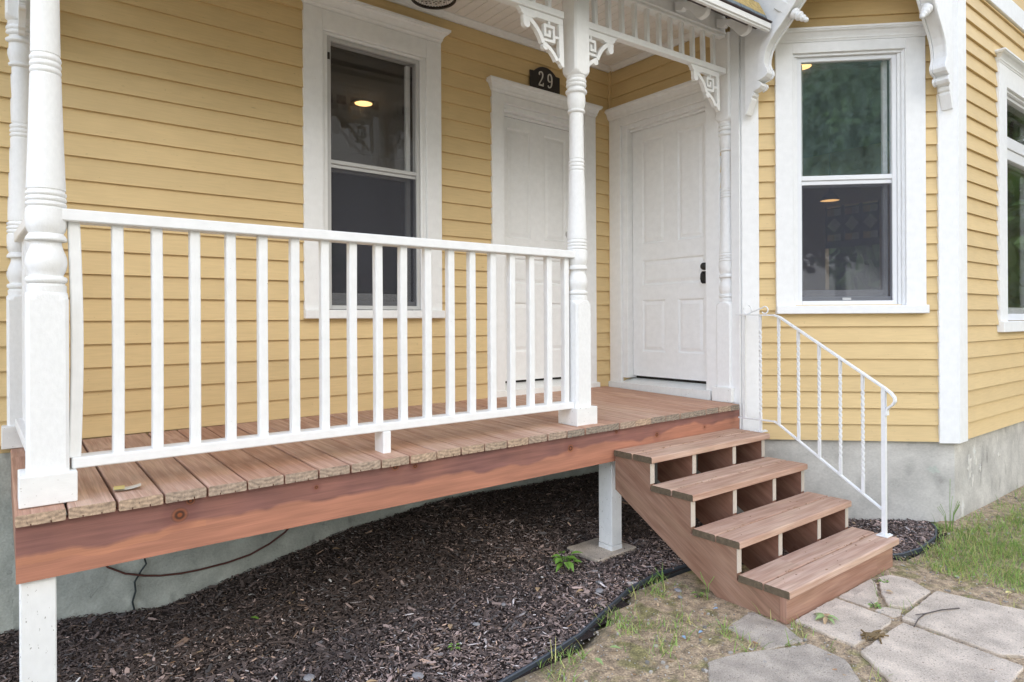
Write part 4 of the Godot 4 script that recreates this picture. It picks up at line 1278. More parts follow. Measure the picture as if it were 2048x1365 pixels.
func build_handrail() -> void:
	var t := thing("handrail", "thin white wrought iron handrail with twisted bars beside the steps", "handrail", Vector3(4.05, GY, 0.5))
	var back := Transform3D(Basis(), -t.position)
	var X := func(z: float) -> float: return 4.099 - 0.078 * z
	var P := func(z: float, y: float) -> Vector3: return Vector3(X.call(z), y, z)
	one(t, "top_rail", M.iron_white, func(b):
		var pts := [[-0.02, 0.659], [0.285, 0.654], [0.325, 0.642], [1.005, 0.225], [1.045, 0.196], [1.064, 0.172], [1.066, 0.150], [1.052, 0.128], [1.030, 0.112], [1.020, 0.095], [1.022, 0.066]]
		var rings := []
		for i in pts.size():
			var q: Vector2 = Vector2(pts[mini(i + 1, pts.size() - 1)][0] - pts[maxi(i - 1, 0)][0], pts[mini(i + 1, pts.size() - 1)][1] - pts[maxi(i - 1, 0)][1]).normalized()
			var nn := Vector3(0, q.x, -q.y)
			var c: Vector3 = P.call(pts[i][0], pts[i][1])
			var w := 0.016
			var h := 0.005
			rings.append([c - Vector3(w, 0, 0) - nn * h, c + Vector3(w, 0, 0) - nn * h, c + Vector3(w, 0, 0) + nn * h, c - Vector3(w, 0, 0) + nn * h])
		b.loft(rings), back)
	one(t, "bottom_rail", M.iron_white, func(b):
		b.bar(P.call(0.0, -0.070), P.call(0.285, -0.064), 0.02, 0.010, 0.001)
		b.bar(P.call(0.2855, -0.0643), P.call(0.315, -0.077), 0.02, 0.010, 0.001)
		b.bar(P.call(0.3155, -0.0775), P.call(0.99, -0.487), 0.02, 0.010, 0.001), back)
	var bars := [[0.05, 0.652, -0.066, 0], [0.178, 0.652, -0.148, 1], [0.320, 0.640, -0.078, 1], [0.462, 0.555, -0.166, 1], [0.605, 0.468, -0.253, 1], [0.742, 0.384, -0.336, 1], [0.880, 0.300, -0.420, 1], [1.003, 0.222, -0.64, 2]]
	for q in bars:
		one(t, "post" if q[3] == 2 or q[0] == 0.178 else "twisted_bar", M.iron_white, func(b):
			var rings := []
			var n := 64
			var hw := 0.0115 if q[3] == 2 else 0.0078
			var y0: float = q[2]; var y1: float = q[1]
			for k in n + 1:
				var u := k / float(n)
				var y := lerpf(y0, y1, u)
				var tw := 0.0
				if q[3] == 1:
					var lo := y0 + 0.10 if q[0] > 0.2 else -0.03
					tw = TAU * 4.2 * clampf((y - lo) / (y1 - 0.09 - lo), 0.0, 1.0) * (y1 - y0) / 0.75
				var r := []
				for c in 4:
					var a := PI / 4 + PI / 2 * c + tw
					r.append(P.call(q[0], y) + Vector3(cos(a), 0, sin(a)) * hw * 1.414)
				rings.append(r)
				if q[3] != 1 and k == 0:
					pass
			b.loft(rings), back)
	for q in [[0.178, -0.148], [1.003, -0.640]]:
		one(t, "base_plate", M.iron_white, func(b):
			var c: Vector3 = P.call(q[0], q[1])
			b.box(c + Vector3(-0.038, 0.0005, -0.032), c + Vector3(0.038, 0.008, 0.032), 0, 0.002)
			for s in [-1, 1]:
				b.box(c + Vector3(s * 0.026 - 0.006, 0.008, 0.012), c + Vector3(s * 0.026 + 0.006, 0.013, 0.024), 0, 0.001), back)
	for s in [[0.075, 0.692, 0.033, 2.6, 7.6], [0.214, 0.690, 0.024, 1.9, -3.2]]:
		one(t, "scroll", M.iron_white, func(b):
			var pts := []
			for i in 22:
				var a: float = lerpf(s[3], s[4], i / 21.0) if s[0] < 0.1 else lerpf(2.4, -2.6, i / 21.0)
				pts.append(P.call(s[0] + cos(a) * s[2], s[1] + sin(a) * s[2]))
			if s[0] > 0.1:
				pts.push_front(P.call(0.075, 0.664))
				pts[0] = P.call(0.075, 0.664)
			b.tube(pts, 0.0048, 6), back)


# ---------------------------------------------------------------- ground

func edge_z(x: float) -> float:
	var p := [[-3.0, 0.72], [0.0, 0.74], [1.1, 0.68], [1.526, 0.616], [1.732, 0.587], [1.98, 0.539], [2.255, 0.442], [2.58, 0.327], [2.876, 0.285], [3.119, 0.307], [3.5, 0.48], [4.0, 0.88], [4.228, 1.012], [4.43, 1.045], [4.743, 1.02], [4.95, 0.95], [5.08, 0.86], [5.3, 0.8]]
	for i in p.size() - 1:
		if x <= p[i + 1][0]:
			return lerpf(p[i][1], p[i + 1][1], clampf((x - p[i][0]) / (p[i + 1][0] - p[i][0]), 0, 1))
	return 0.8


func wall_h(x: float) -> float:
	var p := [[-1.0, -0.86], [0.2, -0.865], [0.65, -0.925], [1.28, -0.815], [1.73, -0.725], [2.4, -0.66], [4.2, -0.68]]
	for i in p.size() - 1:
		if x <= p[i + 1][0]:
			return lerpf(p[i][1], p[i + 1][1], clampf((x - p[i][0]) / (p[i + 1][0] - p[i][0]), 0, 1))
	return -0.75


var gn: FastNoiseLite

func ground_h(x: float, z: float) -> float:
	var k := 1.0 - smoothstep(-1.3, -0.25, z)
	var base := GY - 0.05 * clampf((1.6 - x) / 1.6, 0, 1) * smoothstep(0.9, -0.6, z)
	if x > 4.22:
		k = 0.0
	return lerpf(base, wall_h(x), k) + 0.008 * gn.get_noise_2d(x * 90, z * 90) + 0.02 * gn.get_noise_2d(x * 18, z * 18) - 0.006


func sheet(b: MB, xs: Array, zs: Array, hf: Callable, keep: Callable) -> void:
	for i in xs.size() - 1:
		for j in zs.size() - 1:
			var cx: float = (xs[i] + xs[i + 1]) / 2
			var cz: float = (zs[j] + zs[j + 1]) / 2
			if not keep.call(cx, cz):
				continue
			var q := []
			for c in [[i, j], [i + 1, j], [i + 1, j + 1], [i, j + 1]]:
				var x: float = xs[c[0]]
				var z: float = zs[c[1]]
				q.append(Vector3(x, hf.call(x, z), z))
			var nn := []
			for p in q:
				var e := 0.03
				nn.append(Vector3(hf.call(p.x - e, p.z) - hf.call(p.x + e, p.z), 2 * e, hf.call(p.x, p.z - e) - hf.call(p.x, p.z + e)).normalized())
			b.tri(q[0], q[1], q[2], nn[0], nn[1], nn[2], Vector2(q[0].x, q[0].z), Vector2(q[1].x, q[1].z), Vector2(q[2].x, q[2].z))
			b.tri(q[0], q[2], q[3], nn[0], nn[2], nn[3], Vector2(q[0].x, q[0].z), Vector2(q[2].x, q[2].z), Vector2(q[3].x, q[3].z))


func steps_between(a: float, b: float, d: float) -> Array:
	var o := []
	var n := int(ceil((b - a) / d))
	for i in n + 1:
		o.append(lerpf(a, b, i / float(n)))
	return o


func scatter(called: String, mesh: Mesh, xs: Array, cols: Array, label: String, category: String) -> MultiMeshInstance3D:
	var mm := MultiMesh.new()
	mm.transform_format = MultiMesh.TRANSFORM_3D
	mm.use_colors = true
	mm.mesh = mesh
	mm.instance_count = xs.size()
	for i in xs.size():
		mm.set_instance_transform(i, xs[i])
		mm.set_instance_color(i, cols[i])
	var o := MultiMeshInstance3D.new()
	o.name = numbered(self, called)
	o.multimesh = mm
	add_child(o, true)
	tag(o, label, category, "", "stuff")
	return o


func chip_mesh(flat: float) -> ArrayMesh:
	var b := MB.new()
	var p := PackedVector2Array([Vector2(-0.5, -0.3), Vector2(-0.36, -0.5), Vector2(0.3, -0.42), Vector2(0.52, -0.1), Vector2(0.36, 0.45), Vector2(-0.42, 0.38)])
	b.x = Transform3D(Basis(Vector3.RIGHT, Vector3(0, 0, 1), Vector3(0, 1, 0)), Vector3.ZERO)
	b.prism(p, -0.5, 0.5, 0, Vector2.ZERO, 0.12)
	return b.mesh(M.chip)


func build_ground() -> void:
	gn = noise(11, 0.02, 3)
	var flat := func(x: float, z: float) -> float: return GY + 0.006 * gn.get_noise_2d(x * 60, z * 60) if absf(x) < 12 and absf(z) < 8 else GY
	var xs := [-120.0, -40.0, -12.0, -6.0] + steps_between(-3.0, 9.0, 0.09) + [12.0, 20.0, 50.0, 120.0]
	var zs := [-120.0, -40.0, -12.0, -6.0] + steps_between(-1.6, 3.4, 0.09) + [5.0, 8.0, 14.0, 30.0, 70.0, 120.0]
	var low := func(x: float, z: float) -> float:
		if z < edge_z(x) + 0.02 and x > -3.0 and x < 5.25 and z > -1.7:
			return minf(flat.call(x, z), ground_h(x, z)) - 0.05
		return flat.call(x, z)
	var g := one(self, "ground", M.soil, func(b): sheet(b, xs, zs, low, func(x, z): return true))
	tag(g, "sandy bare ground in front of the house", "ground", "", "structure")
	var mb := one(self, "mulch_bed", M.mulch_base, func(b):
		sheet(b, steps_between(-2.6, 5.2, 0.06), steps_between(-1.36, 1.1, 0.06), func(x, z): return ground_h(x, minf(z, edge_z(x) + 0.0)), func(x, z): return z < edge_z(x) + 0.045 and not (x > 4.25 and z < (x - 4.25) * 0.98 - 0.08)))
	tag(mb, "dark brown mulch bed below the porch", "mulch bed", "", "structure")
	var lawn := one(self, "lawn", M.lawn, func(b): sheet(b, [-60.0, -20.0, -5.0, 5.0, 20.0, 60.0], [9.0, 14.0, 30.0, 60.0], func(x, z): return GY + 0.02, func(x, z): return true))
	tag(lawn, "lawn across from the house", "lawn", "", "structure")

	# mulch chips
	var xf := []
	var col := []
	var tries := 0
	while xf.size() < 105000 and tries < 320000:
		tries += 1
		var x := R.randf_range(-0.9, 5.15)
		var z := R.randf_range(-1.31, 1.05)
		if z > edge_z(x) - 0.01 or (x > 4.2 and z < (x - 4.2) * 0.98 - 0.02):
			continue
		if x < 4.2 and z < -0.9 and R.randf() < 0.3:
			continue
		if x > 2.72 and x < 3.1 and z > -0.36 and z < -0.06 and R.randf() < 0.95:
			continue
		var big := R.randf()
		var l := R.randf_range(0.006, 0.022) if big < 0.92 else R.randf_range(0.024, 0.07)
		var wd := l * R.randf_range(0.10, 0.32)
		var th := R.randf_range(0.0015, 0.005)
		var bs := Basis(Vector3.UP, R.randf() * TAU) * Basis(Vector3.BACK, R.randfn(0, 0.28)) * Basis(Vector3.RIGHT, R.randfn(0, 0.4))
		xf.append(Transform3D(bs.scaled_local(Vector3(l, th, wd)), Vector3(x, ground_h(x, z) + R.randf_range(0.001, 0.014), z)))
		var old: bool = R.randf() < clampf(0.22 + 0.5 * (z - edge_z(x) + 0.75) + 0.5 * gn.get_noise_2d(x * 40, z * 40), 0.06, 0.62)  # bleached chips thin out toward the back, painting in shade under the porch
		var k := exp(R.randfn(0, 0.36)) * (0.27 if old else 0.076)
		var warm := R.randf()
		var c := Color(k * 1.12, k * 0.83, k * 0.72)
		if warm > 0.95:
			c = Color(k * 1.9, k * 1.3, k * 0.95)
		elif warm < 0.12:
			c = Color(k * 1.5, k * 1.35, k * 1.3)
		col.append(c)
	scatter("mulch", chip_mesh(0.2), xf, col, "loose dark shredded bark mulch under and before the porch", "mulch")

	# pale leaf crumbs and husks over mulch and soil
	xf = []; col = []
	for i in 900:
		var x := R.randf_range(0.2, 6.5)
		var z := R.randf_range(-1.0, 1.9)
		if z > edge_z(x) and R.randf() < 0.3:
			continue
		if x > 4.2 and z < (x - 4.2) * 0.98 + 0.05:
			continue
		if z < edge_z(x) and R.randf() < 0.62:
			continue
		if x > 2.83 and x < 4.1 and z > -0.05 and z < 1.08:
			continue
		var y := ground_h(x, z) + 0.016 if z < edge_z(x) else GY + 0.006
		var l := R.randf_range(0.008, 0.028)
		xf.append(Transform3D((Basis(Vector3.UP, R.randf() * TAU) * Basis(Vector3.BACK, R.randfn(0, 0.3)) * Basis(Vector3.RIGHT, R.randfn(0, 0.3))).scaled_local(Vector3(l, R.randf_range(0.001, 0.004), l * R.randf_range(0.2, 0.6))), Vector3(x, y, z)))
		var q := R.randf()
		col.append(Color(0.50, 0.36, 0.22) * R.randf_range(0.6, 1.1) if q < 0.6 else (Color(0.33, 0.19, 0.10) if q < 0.8 else Color(0.55, 0.53, 0.50)))
	for i in 150:
		var st := R.randi() % 4
		var zc: float = [0.116, 0.396, 0.674, 0.940][st] + R.randfn(0, 0.004)
		if R.randf() < 0.35:
			zc = [0.116, 0.396, 0.674, 0.940][st] + R.randf_range(-0.12, 0.12)
		var l := R.randf_range(0.005, 0.016)
		xf.append(Transform3D((Basis(Vector3.UP, R.randfn(0, 0.7)) * Basis(Vector3.BACK, R.randfn(0, 0.15))).scaled_local(Vector3(l, 0.002, l * R.randf_range(0.15, 0.5))), Vector3(R.randf_range(2.9, 4.0), [-0.148, -0.302, -0.478, -0.640][st] + 0.0012, zc)))
		col.append(Color(0.33, 0.19, 0.10) * R.randf_range(0.5, 1.3))
	for i in 40:
		var px := R.randf_range(0.3, 4.0)
		var pz := R.randf_range(-1.25, -0.03)
		var l := R.randf_range(0.003, 0.008)
		xf.append(Transform3D(Basis(Vector3.UP, R.randf() * TAU).scaled_local(Vector3(l, 0.002, l * 0.5)), Vector3(px, 0.0054 * px - 0.0225 * pz + 0.0015, pz)))
		col.append(Color(0.5, 0.4, 0.3) * R.randf_range(0.5, 1.3))
	scatter("leaf_litter", chip_mesh(0.2), xf, col, "pale dry leaf crumbs and husks lying over mulch and soil", "leaf litter")
	# gravel grit on the bare soil
	xf = []; col = []
	for i in 5200:
		var x := R.randf_range(1.0, 7.2)
		var z := R.randf_range(0.25, 2.1)
		if z < edge_z(x) + 0.02 or (x > 5.1 and z < 0.98):
			continue
		if x > 2.85 and x < 4.05 and z < 1.06:
			continue
		var l := R.randf_range(0.003, 0.009) if R.randf() < 0.93 else R.randf_range(0.01, 0.02)
		xf.append(Transform3D((Basis(Vector3.UP, R.randf() * TAU)).scaled_local(Vector3(l, l * 0.6, l * 0.8)), Vector3(x, GY + 0.001 + l * 0.2, z)))
		var k := R.randf_range(0.16, 0.5)
		col.append(Color(k, k * 0.92, k * 0.8))
	scatter("grit", chip_mesh(0.2), xf, col, "fine pale grit scattered on the bare soil", "grit")

	# grass
	var bl := MB.new()
	var prev := []
	for k in 4:
		var u := k / 3.0
		var wd := 0.5 * (1.0 - u * 0.85)
		prev.append([Vector3(-wd, u, u * u * 0.45), Vector3(wd, u, u * u * 0.45)])
	for k in 3:
		bl.quad(prev[k][0], prev[k][1], prev[k + 1][1], prev[k + 1][0], Vector3(0, 0.3, 1).normalized(), Vector2.ZERO, Vector2.ZERO, Vector2.ZERO, Vector2.ZERO)
	var bm := bl.mesh(M.blade)
	xf = []; col = []
	var sx := []
	var sc := []
	var slab_hit := func(x: float, z: float) -> bool:
		for s in slabs():
			if Geometry2D.is_point_in_polygon(Vector2(x, z), s):
				return true
		return false
	for i in 84000:
		var x := R.randf_range(1.2, 7.6) if i < 75000 else R.randf_range(4.1, 7.2)
		var z := R.randf_range(0.28, 2.6) if i < 75000 else 1.06 + 0.9 * pow(R.randf(), 0.8)
		if z < edge_z(x) + 0.012 or (x > 5.1 and z < 1.0) or (x > 2.84 and x < 4.06 and z < 1.07):
			continue
		var dens := 0.0
		var pn := gn.get_noise_2d(x * 110, z * 110)
		if x > 4.1:
			dens = clampf(0.42 + pn * 1.5, 0.05, 1.0)
			if z > 1.12 and z < 1.7 and x < 5.6:
				dens = clampf(0.8 + pn, 0.15, 1.0)
			if x > 5.2 and z < 1.18:
				dens *= 0.35
		else:
			dens = clampf(pn * 1.9 + 0.02, 0.0, 0.85)
			if x > 2.3 and z > 1.0:
				dens *= 0.3
		if R.randf() > dens:
			continue
		if slab_hit.call(x, z):
			continue
		var h := R.randf_range(0.022, 0.075)
		if R.randf() < 0.03:
			h *= 2.0
		var bs := Basis(Vector3.UP, R.randf() * TAU) * Basis(Vector3.RIGHT, R.randf_range(0.0, 0.9))
		xf.append(Transform3D(bs.scaled_local(Vector3(R.randf_range(0.003, 0.006), h, h)), Vector3(x, GY - 0.003, z)))
		var q := R.randf()
		var c := Color(0.24, 0.37, 0.085) * R.randf_range(0.6, 1.4)
		if q < 0.30:
			c = Color(0.50, 0.47, 0.18) * R.randf_range(0.7, 1.2)
		col.append(c)
	scatter("grass", bm, xf, col, "short thin green grass growing through bare soil", "grass")
	for i in 5200:
		var x := R.randf_range(2.2, 7.4)
		var z := R.randf_range(0.5, 2.2)
		if z < edge_z(x) + 0.02 or (x > 5.1 and z < 0.99) or (x > 2.84 and x < 4.06 and z < 1.07):
			continue
		if x < 4.1 and R.randf() < 0.6:
			continue
		if slab_hit.call(x, z) and R.randf() < 0.97:
			continue
		var l := R.randf_range(0.02, 0.075)
		var bs := Basis(Vector3.UP, R.randf() * TAU) * Basis(Vector3.RIGHT, R.randf_range(1.25, 1.6))
		sx.append(Transform3D(bs.scaled_local(Vector3(R.randf_range(0.002, 0.004), l, l * 0.5)), Vector3(x, GY + R.randf_range(0.003, 0.010), z)))
		sc.append(Color(0.62, 0.48, 0.28) * R.randf_range(0.6, 1.25))
	scatter("straw", bm, sx, sc, "dry straw coloured grass stems lying on the ground", "straw")


func slabs() -> Array:
	return [
		PackedVector2Array([Vector2(3.325, 1.064), Vector2(3.700, 1.064), Vector2(3.660, 1.11), Vector2(3.430, 1.215), Vector2(3.318, 1.218)]),
		PackedVector2Array([Vector2(3.735, 1.085), Vector2(3.822, 1.11), Vector2(3.838, 1.20), Vector2(3.752, 1.341), Vector2(3.456, 1.340), Vector2(3.418, 1.268), Vector2(3.528, 1.188)]),
		PackedVector2Array([Vector2(2.900, 1.064), Vector2(3.300, 1.064), Vector2(3.284, 1.337), Vector2(3.231, 1.354), Vector2(2.880, 1.350)]),
		PackedVector2Array([Vector2(3.769, 1.362), Vector2(3.851, 1.72), Vector2(3.358, 1.835), Vector2(3.284, 1.762), Vector2(3.313, 1.375)]),
		PackedVector2Array([Vector2(3.262, 1.396), Vector2(3.238, 1.85), Vector2(2.60, 1.85), Vector2(2.715, 1.56), Vector2(2.845, 1.393)]),
		PackedVector2Array([Vector2(2.600, 0.90), Vector2(2.828, 0.885), Vector2(2.826, 1.060), Vector2(2.760, 1.179), Vector2(2.569, 1.122)]),
		PackedVector2Array([Vector2(2.44, 1.075), Vector2(2.585, 1.150), Vector2(2.745, 1.215), Vector2(2.735, 1.37), Vector2(2.60, 1.50), Vector2(2.40, 1.46), Vector2(2.10, 1.17), Vector2(2.27, 1.04)]),
		PackedVector2Array([Vector2(3.318, 1.245), Vector2(3.395, 1.255), Vector2(3.43, 1.325), Vector2(3.36, 1.345), Vector2(3.312, 1.335)])]


func blob(poly: PackedVector2Array, r: float) -> PackedVector2Array:
	# an outline with uneven, worn edges and rounded corners
	var o := PackedVector2Array()
	var m := poly.size()
	for i in m:
		var a := poly[i]
		var b := poly[(i + 1) % m]
		var c := poly[(i + m - 1) % m]
		var ra := minf(r, 0.3 * a.distance_to(b))
		var rc := minf(r, 0.3 * a.distance_to(c))
		var p := a.move_toward(c, rc)
		var q := a.move_toward(b, ra)
		for k in 4:
			var u := k / 3.0
			o.append(p.lerp(a, u).lerp(a.lerp(q, u), u))
		var q2 := b.move_toward(a, minf(r, 0.3 * a.distance_to(b)))
		var n := int(q.distance_to(q2) / 0.025)
		var dir := (b - a).normalized().orthogonal()
		for k in range(1, n):
			o.append(q.lerp(q2, k / float(n)) + dir * R.randf_range(-0.0035, 0.0035))
	return o


func build_slabs() -> void:
	var names := ["small square paving slab tucked against the middle of the bottom step", "paving slab with clipped corners next to the grass by the right end of the steps", "large square paving slab under the left half of the bottom step", "long paving slab with a crack at the right edge of the path", "largest paving slab at the lower right of the path", "paving slab beside the left foot of the steps half covered by soil", "rough greyish paving slab left of the path with uneven sides", "small broken wedge of paving between four larger slabs"]
	var i := 0
	for s in slabs():
		var c := Vector2.ZERO
		for p in s:
			c += p
		c /= s.size()
		var loc := PackedVector2Array()
		for p in s:
			loc.append((p - c) * (1.03 if i > 2 else 1.0))
		var o := one(self, "paving_slab", M.slab if not i in [5, 6] else M.slab_soiled, func(b):
			b.x = Transform3D(Basis(Vector3.RIGHT, Vector3(0, 0, 1), Vector3(0, -1, 0)), Vector3.ZERO)
			b.prism(blob(loc, 0.012), -0.018, 0.05, 0, Vector2.ZERO, 0.004)
			b.x = Transform3D())
		o.position = Vector3(c.x, GY + R.randf_range(-0.004, 0.002) - (0.011 if i in [5, 6, 7] else 0.004), c.y)
		o.rotation = Vector3(R.randf_range(-0.008, 0.008), 0, R.randf_range(-0.008, 0.008))
		tag(o, names[i], "paving slab", "paving slabs of the front path")
		i += 1


func leaf_shape(b: MB, at: Vector3, dir: Vector3, l: float, w: float, droop: float) -> void:
	var side := dir.cross(Vector3.UP).normalized()
	var rows := []
	for k in 6:
		var u := k / 5.0
		var ww := w * sin(PI * pow(u, 0.8)) * 0.5 + 0.0006
		var c := at + dir * l * u + Vector3.DOWN * droop * u * u * l
		rows.append([c - side * ww + Vector3.UP * ww * 0.35, c, c + side * ww + Vector3.UP * ww * 0.35])
	for k in 5:
		for s in 2:
			var A: Vector3 = rows[k][s]; var B: Vector3 = rows[k][s + 1]; var C: Vector3 = rows[k + 1][s + 1]; var D: Vector3 = rows[k + 1][s]
			var nn := (B - A).cross(D - A).normalized()
			if nn.y < 0:
				nn = -nn
			b.quad(A, B, C, D, nn, Vector2.ZERO, Vector2.ZERO, Vector2.ZERO, Vector2.ZERO)


func sprout(called: String, label: String, at: Vector3, n: int, size: float, mat: Material, hgt: float, group := "") -> void:
	var t := thing(called, label, "plant", at, group)
	one(t, "stem", M.stick, func(b):
		for i in 4:
			var a := TAU * i / 4.0 + 0.4
			b.tube([Vector3(cos(a) * 0.004, -0.01, sin(a) * 0.004), Vector3(cos(a) * 0.012, hgt * 0.6, sin(a) * 0.012), Vector3(cos(a) * 0.03, hgt, sin(a) * 0.03)], 0.0016, 5))
	for i in n:
		var a := TAU * i / n + R.randf_range(-0.3, 0.3)
		var y := hgt * R.randf_range(0.45, 1.05)
		var rr := R.randf_range(0.2, 1.0) * size * 0.6
		one(t, "leaf", mat, func(b): leaf_shape(b, Vector3(cos(a) * rr, y, sin(a) * rr), Vector3(cos(a), R.randf_range(0.0, 0.5), sin(a)).normalized(), size * R.randf_range(0.7, 1.2), size * R.randf_range(0.4, 0.62), R.randf_range(0.2, 0.7)))


func build_small() -> void:
	# footing paver
	var f := one(self, "footing_paver", M.slab, func(b):
		b.x = Transform3D(Basis(Vector3.RIGHT, Vector3(0, 0, 1), Vector3(0, -1, 0)), Vector3.ZERO)
		b.prism(blob(PackedVector2Array([Vector2(-0.175, -0.135), Vector2(0.145, -0.14), Vector2(0.175, 0.135), Vector2(-0.18, 0.15)]), 0.012), -0.022, 0.04, 0, Vector2.ZERO, 0.004)
		b.x = Transform3D())
	f.position = Vector3(2.905, -0.807, -0.195)
	tag(f, "flat square concrete paver under the right white support post", "paver")
	# edging strip, an upright ribbon with a bead on top
	var e := thing("garden_edging", "black plastic garden edging curving between mulch and bare soil", "garden edging", Vector3(2.2, GY, 0.5))
	var back := Transform3D(Basis(), -e.position)
	for part in [[-1.4, 5.06]]:
		var pts := []
		var x: float = part[0]
		while x < part[1]:
			pts.append(Vector3(x, GY + 0.006 + 0.004 * sin(x * 3.1) + (0.008 if x < 2.0 else 0.0), edge_z(x)))
			x += 0.06
		one(e, "bead", M.plastic, func(b): b.tube(pts, 0.0068, 8), back)
		one(e, "strip", M.plastic, func(b):
			for i in pts.size() - 1:
				var A: Vector3 = pts[i]; var B: Vector3 = pts[i + 1]
				var nn := Vector3(-(B.z - A.z), 0, B.x - A.x).normalized()
				for s in [-1.0, 1.0]:
					var o: Vector3 = nn * 0.004 * s
					b.quad(A + o, B + o, B + o - Vector3(0, 0.09, 0), A + o - Vector3(0, 0.09, 0), nn * s, Vector2.ZERO, Vector2.ZERO, Vector2.ZERO, Vector2.ZERO), back)
	# house number
	var pl := thing("house_number_plaque", "black arched plaque with the white number 29 above the left door", "house number", Vector3(3.417, 2.457, -1.300))
	one(pl, "plate", M.plaque, func(b):
		var p := PackedVector2Array([Vector2(-0.157, 0.0), Vector2(0.157, 0.0), Vector2(0.157, 0.150), Vector2(0.118, 0.152)])
		for i in 11:
			var a := lerpf(deg_to_rad(42), deg_to_rad(138), i / 10.0)
			p.append(Vector2(cos(a) * 0.155, 0.048 + sin(a) * 0.155))
		p.append(Vector2(-0.118, 0.152)); p.append(Vector2(-0.157, 0.150))
		b.prism(p, -0.008, 0.006, 0, Vector2.ZERO, 0.003))
	var font := SystemFont.new()
	font.font_names = PackedStringArray(["Droid Serif"])
	for k in 2:
		var tm := TextMesh.new()
		tm.text = ["2", "9"][k]
		tm.font = font
		tm.font_size = 64
		tm.pixel_size = 0.0021
		tm.depth = 0.006
		tm.material = M.digit
		put(pl, "digit", tm, Transform3D(Basis().scaled(Vector3(0.86, 1.18, 1)), Vector3(-0.046 + 0.092 * k, 0.096, 0.0085)))
	# strip of card on the deck
	var card := thing("card_strip", "curled strip of yellow and white card lying on the deck boards", "litter", Vector3(0.33, 0.010, -0.138))
	one(card, "strip", M.paper, func(b):
		var w := Transform3D(Basis(Vector3.UP, -0.12), Vector3.ZERO)
		b.x = w
		for i in 6:
			var u0 := i / 6.0; var u1 := (i + 1) / 6.0
			var y0 := 0.006 * pow(absf(u0 - 0.4), 2) * 4; var y1 := 0.006 * pow(absf(u1 - 0.4), 2) * 4
			b.quad(Vector3(-0.045 + 0.09 * u0, y0, -0.03), Vector3(-0.045 + 0.09 * u1, y1, -0.03), Vector3(-0.045 + 0.09 * u1, y1 + 0.002, 0.03), Vector3(-0.045 + 0.09 * u0, y0 + 0.002, 0.03), Vector3.UP, Vector2.ZERO, Vector2.ZERO, Vector2.ZERO, Vector2.ZERO)
		b.x = Transform3D())
	one(card, "yellow_print", M.paper_yellow, func(b):
		b.x = Transform3D(Basis(Vector3.UP, -0.12), Vector3(0, 0.0066, 0))
		b.box(Vector3(-0.043, 0.0, -0.027), Vector3(-0.008, 0.0008, 0.029))
		b.x = Transform3D())
	# wires on the foundation
	var c1 := one(self, "cable", M.cable, func(b):
		b.tube([Vector3(0.30, -0.50, 0), Vector3(0.393, -0.643, 0), Vector3(0.472, -0.696, 0), Vector3(0.56, -0.728, 0), Vector3(0.637, -0.747, 0), Vector3(0.74, -0.760, 0), Vector3(0.837, -0.762, 0), Vector3(0.98, -0.757, 0), Vector3(1.109, -0.739, 0), Vector3(1.22, -0.70, 0), Vector3(1.314, -0.649, 0), Vector3(1.42, -0.55, 0), Vector3(1.5, -0.30, 0)], 0.0055, 6))
	c1.position = Vector3(0, 0, -1.300)
	tag(c1, "thin reddish cable sagging across the foundation under the porch", "cable")
	var c2 := one(self, "cable", M.black_cable, func(b):
		b.tube([Vector3(0.50, -0.45, 0), Vector3(0.553, -0.60, 0), Vector3(0.570, -0.667, 0), Vector3(0.545, -0.70, 0), Vector3(0.515, -0.752, 0), Vector3(0.520, -0.80, 0), Vector3(0.505, -0.855, 0), Vector3(0.52, -0.93, 0)], 0.005, 6))
	c2.position = Vector3(0, 0, -1.302)
	tag(c2, "dark kinked wire running down the foundation into the mulch", "cable")
	# plants
	sprout("weed_plant", "leafy green weed with pale stems in front of the concrete paver", Vector3(2.53, ground_h(2.53, -0.12), -0.12), 18, 0.07, M.leaf, 0.085, "green weeds")
	sprout("weed_plant", "tiny green weed in the middle of the mulch near the lower edge", Vector3(1.52, ground_h(1.52, 0.26), 0.26), 7, 0.024, M.leaf, 0.02, "green weeds")
	sprout("weed_plant", "small green weed growing against the side of the steps", Vector3(2.77, GY, 0.62), 6, 0.03, M.leaf, 0.03, "green weeds")
	sprout("weed_plant", "green weed in the joint between two slabs and the lawn", Vector3(3.70, GY, 1.13), 8, 0.022, M.leaf, 0.02, "green weeds")
	sprout("weed_plant", "green weed between the broken wedge and the square slab", Vector3(3.36, GY, 1.232), 9, 0.026, M.leaf, 0.018, "green weeds")
	sprout("weed_plant", "green weed seen through the open risers under the steps", Vector3(3.52, GY, 0.78), 8, 0.03, M.leaf, 0.05, "green weeds")
	# tall grass by the foundation
	var tg := thing("tall_grass", "tuft of tall thin grass beside the concrete corner of the wing", "grass tuft", Vector3(4.98, GY, 1.02))
	for i in 9:
		var a := R.randf() * TAU
		one(tg, "stem", M.leaf, func(b):
			var l := R.randf_range(0.14, 0.34)
			b.tube([Vector3(cos(a) * 0.02, 0, sin(a) * 0.02), Vector3(cos(a) * 0.03, l * 0.6, sin(a) * 0.03), Vector3(cos(a) * 0.07, l, sin(a) * 0.07)], 0.0014, 4))
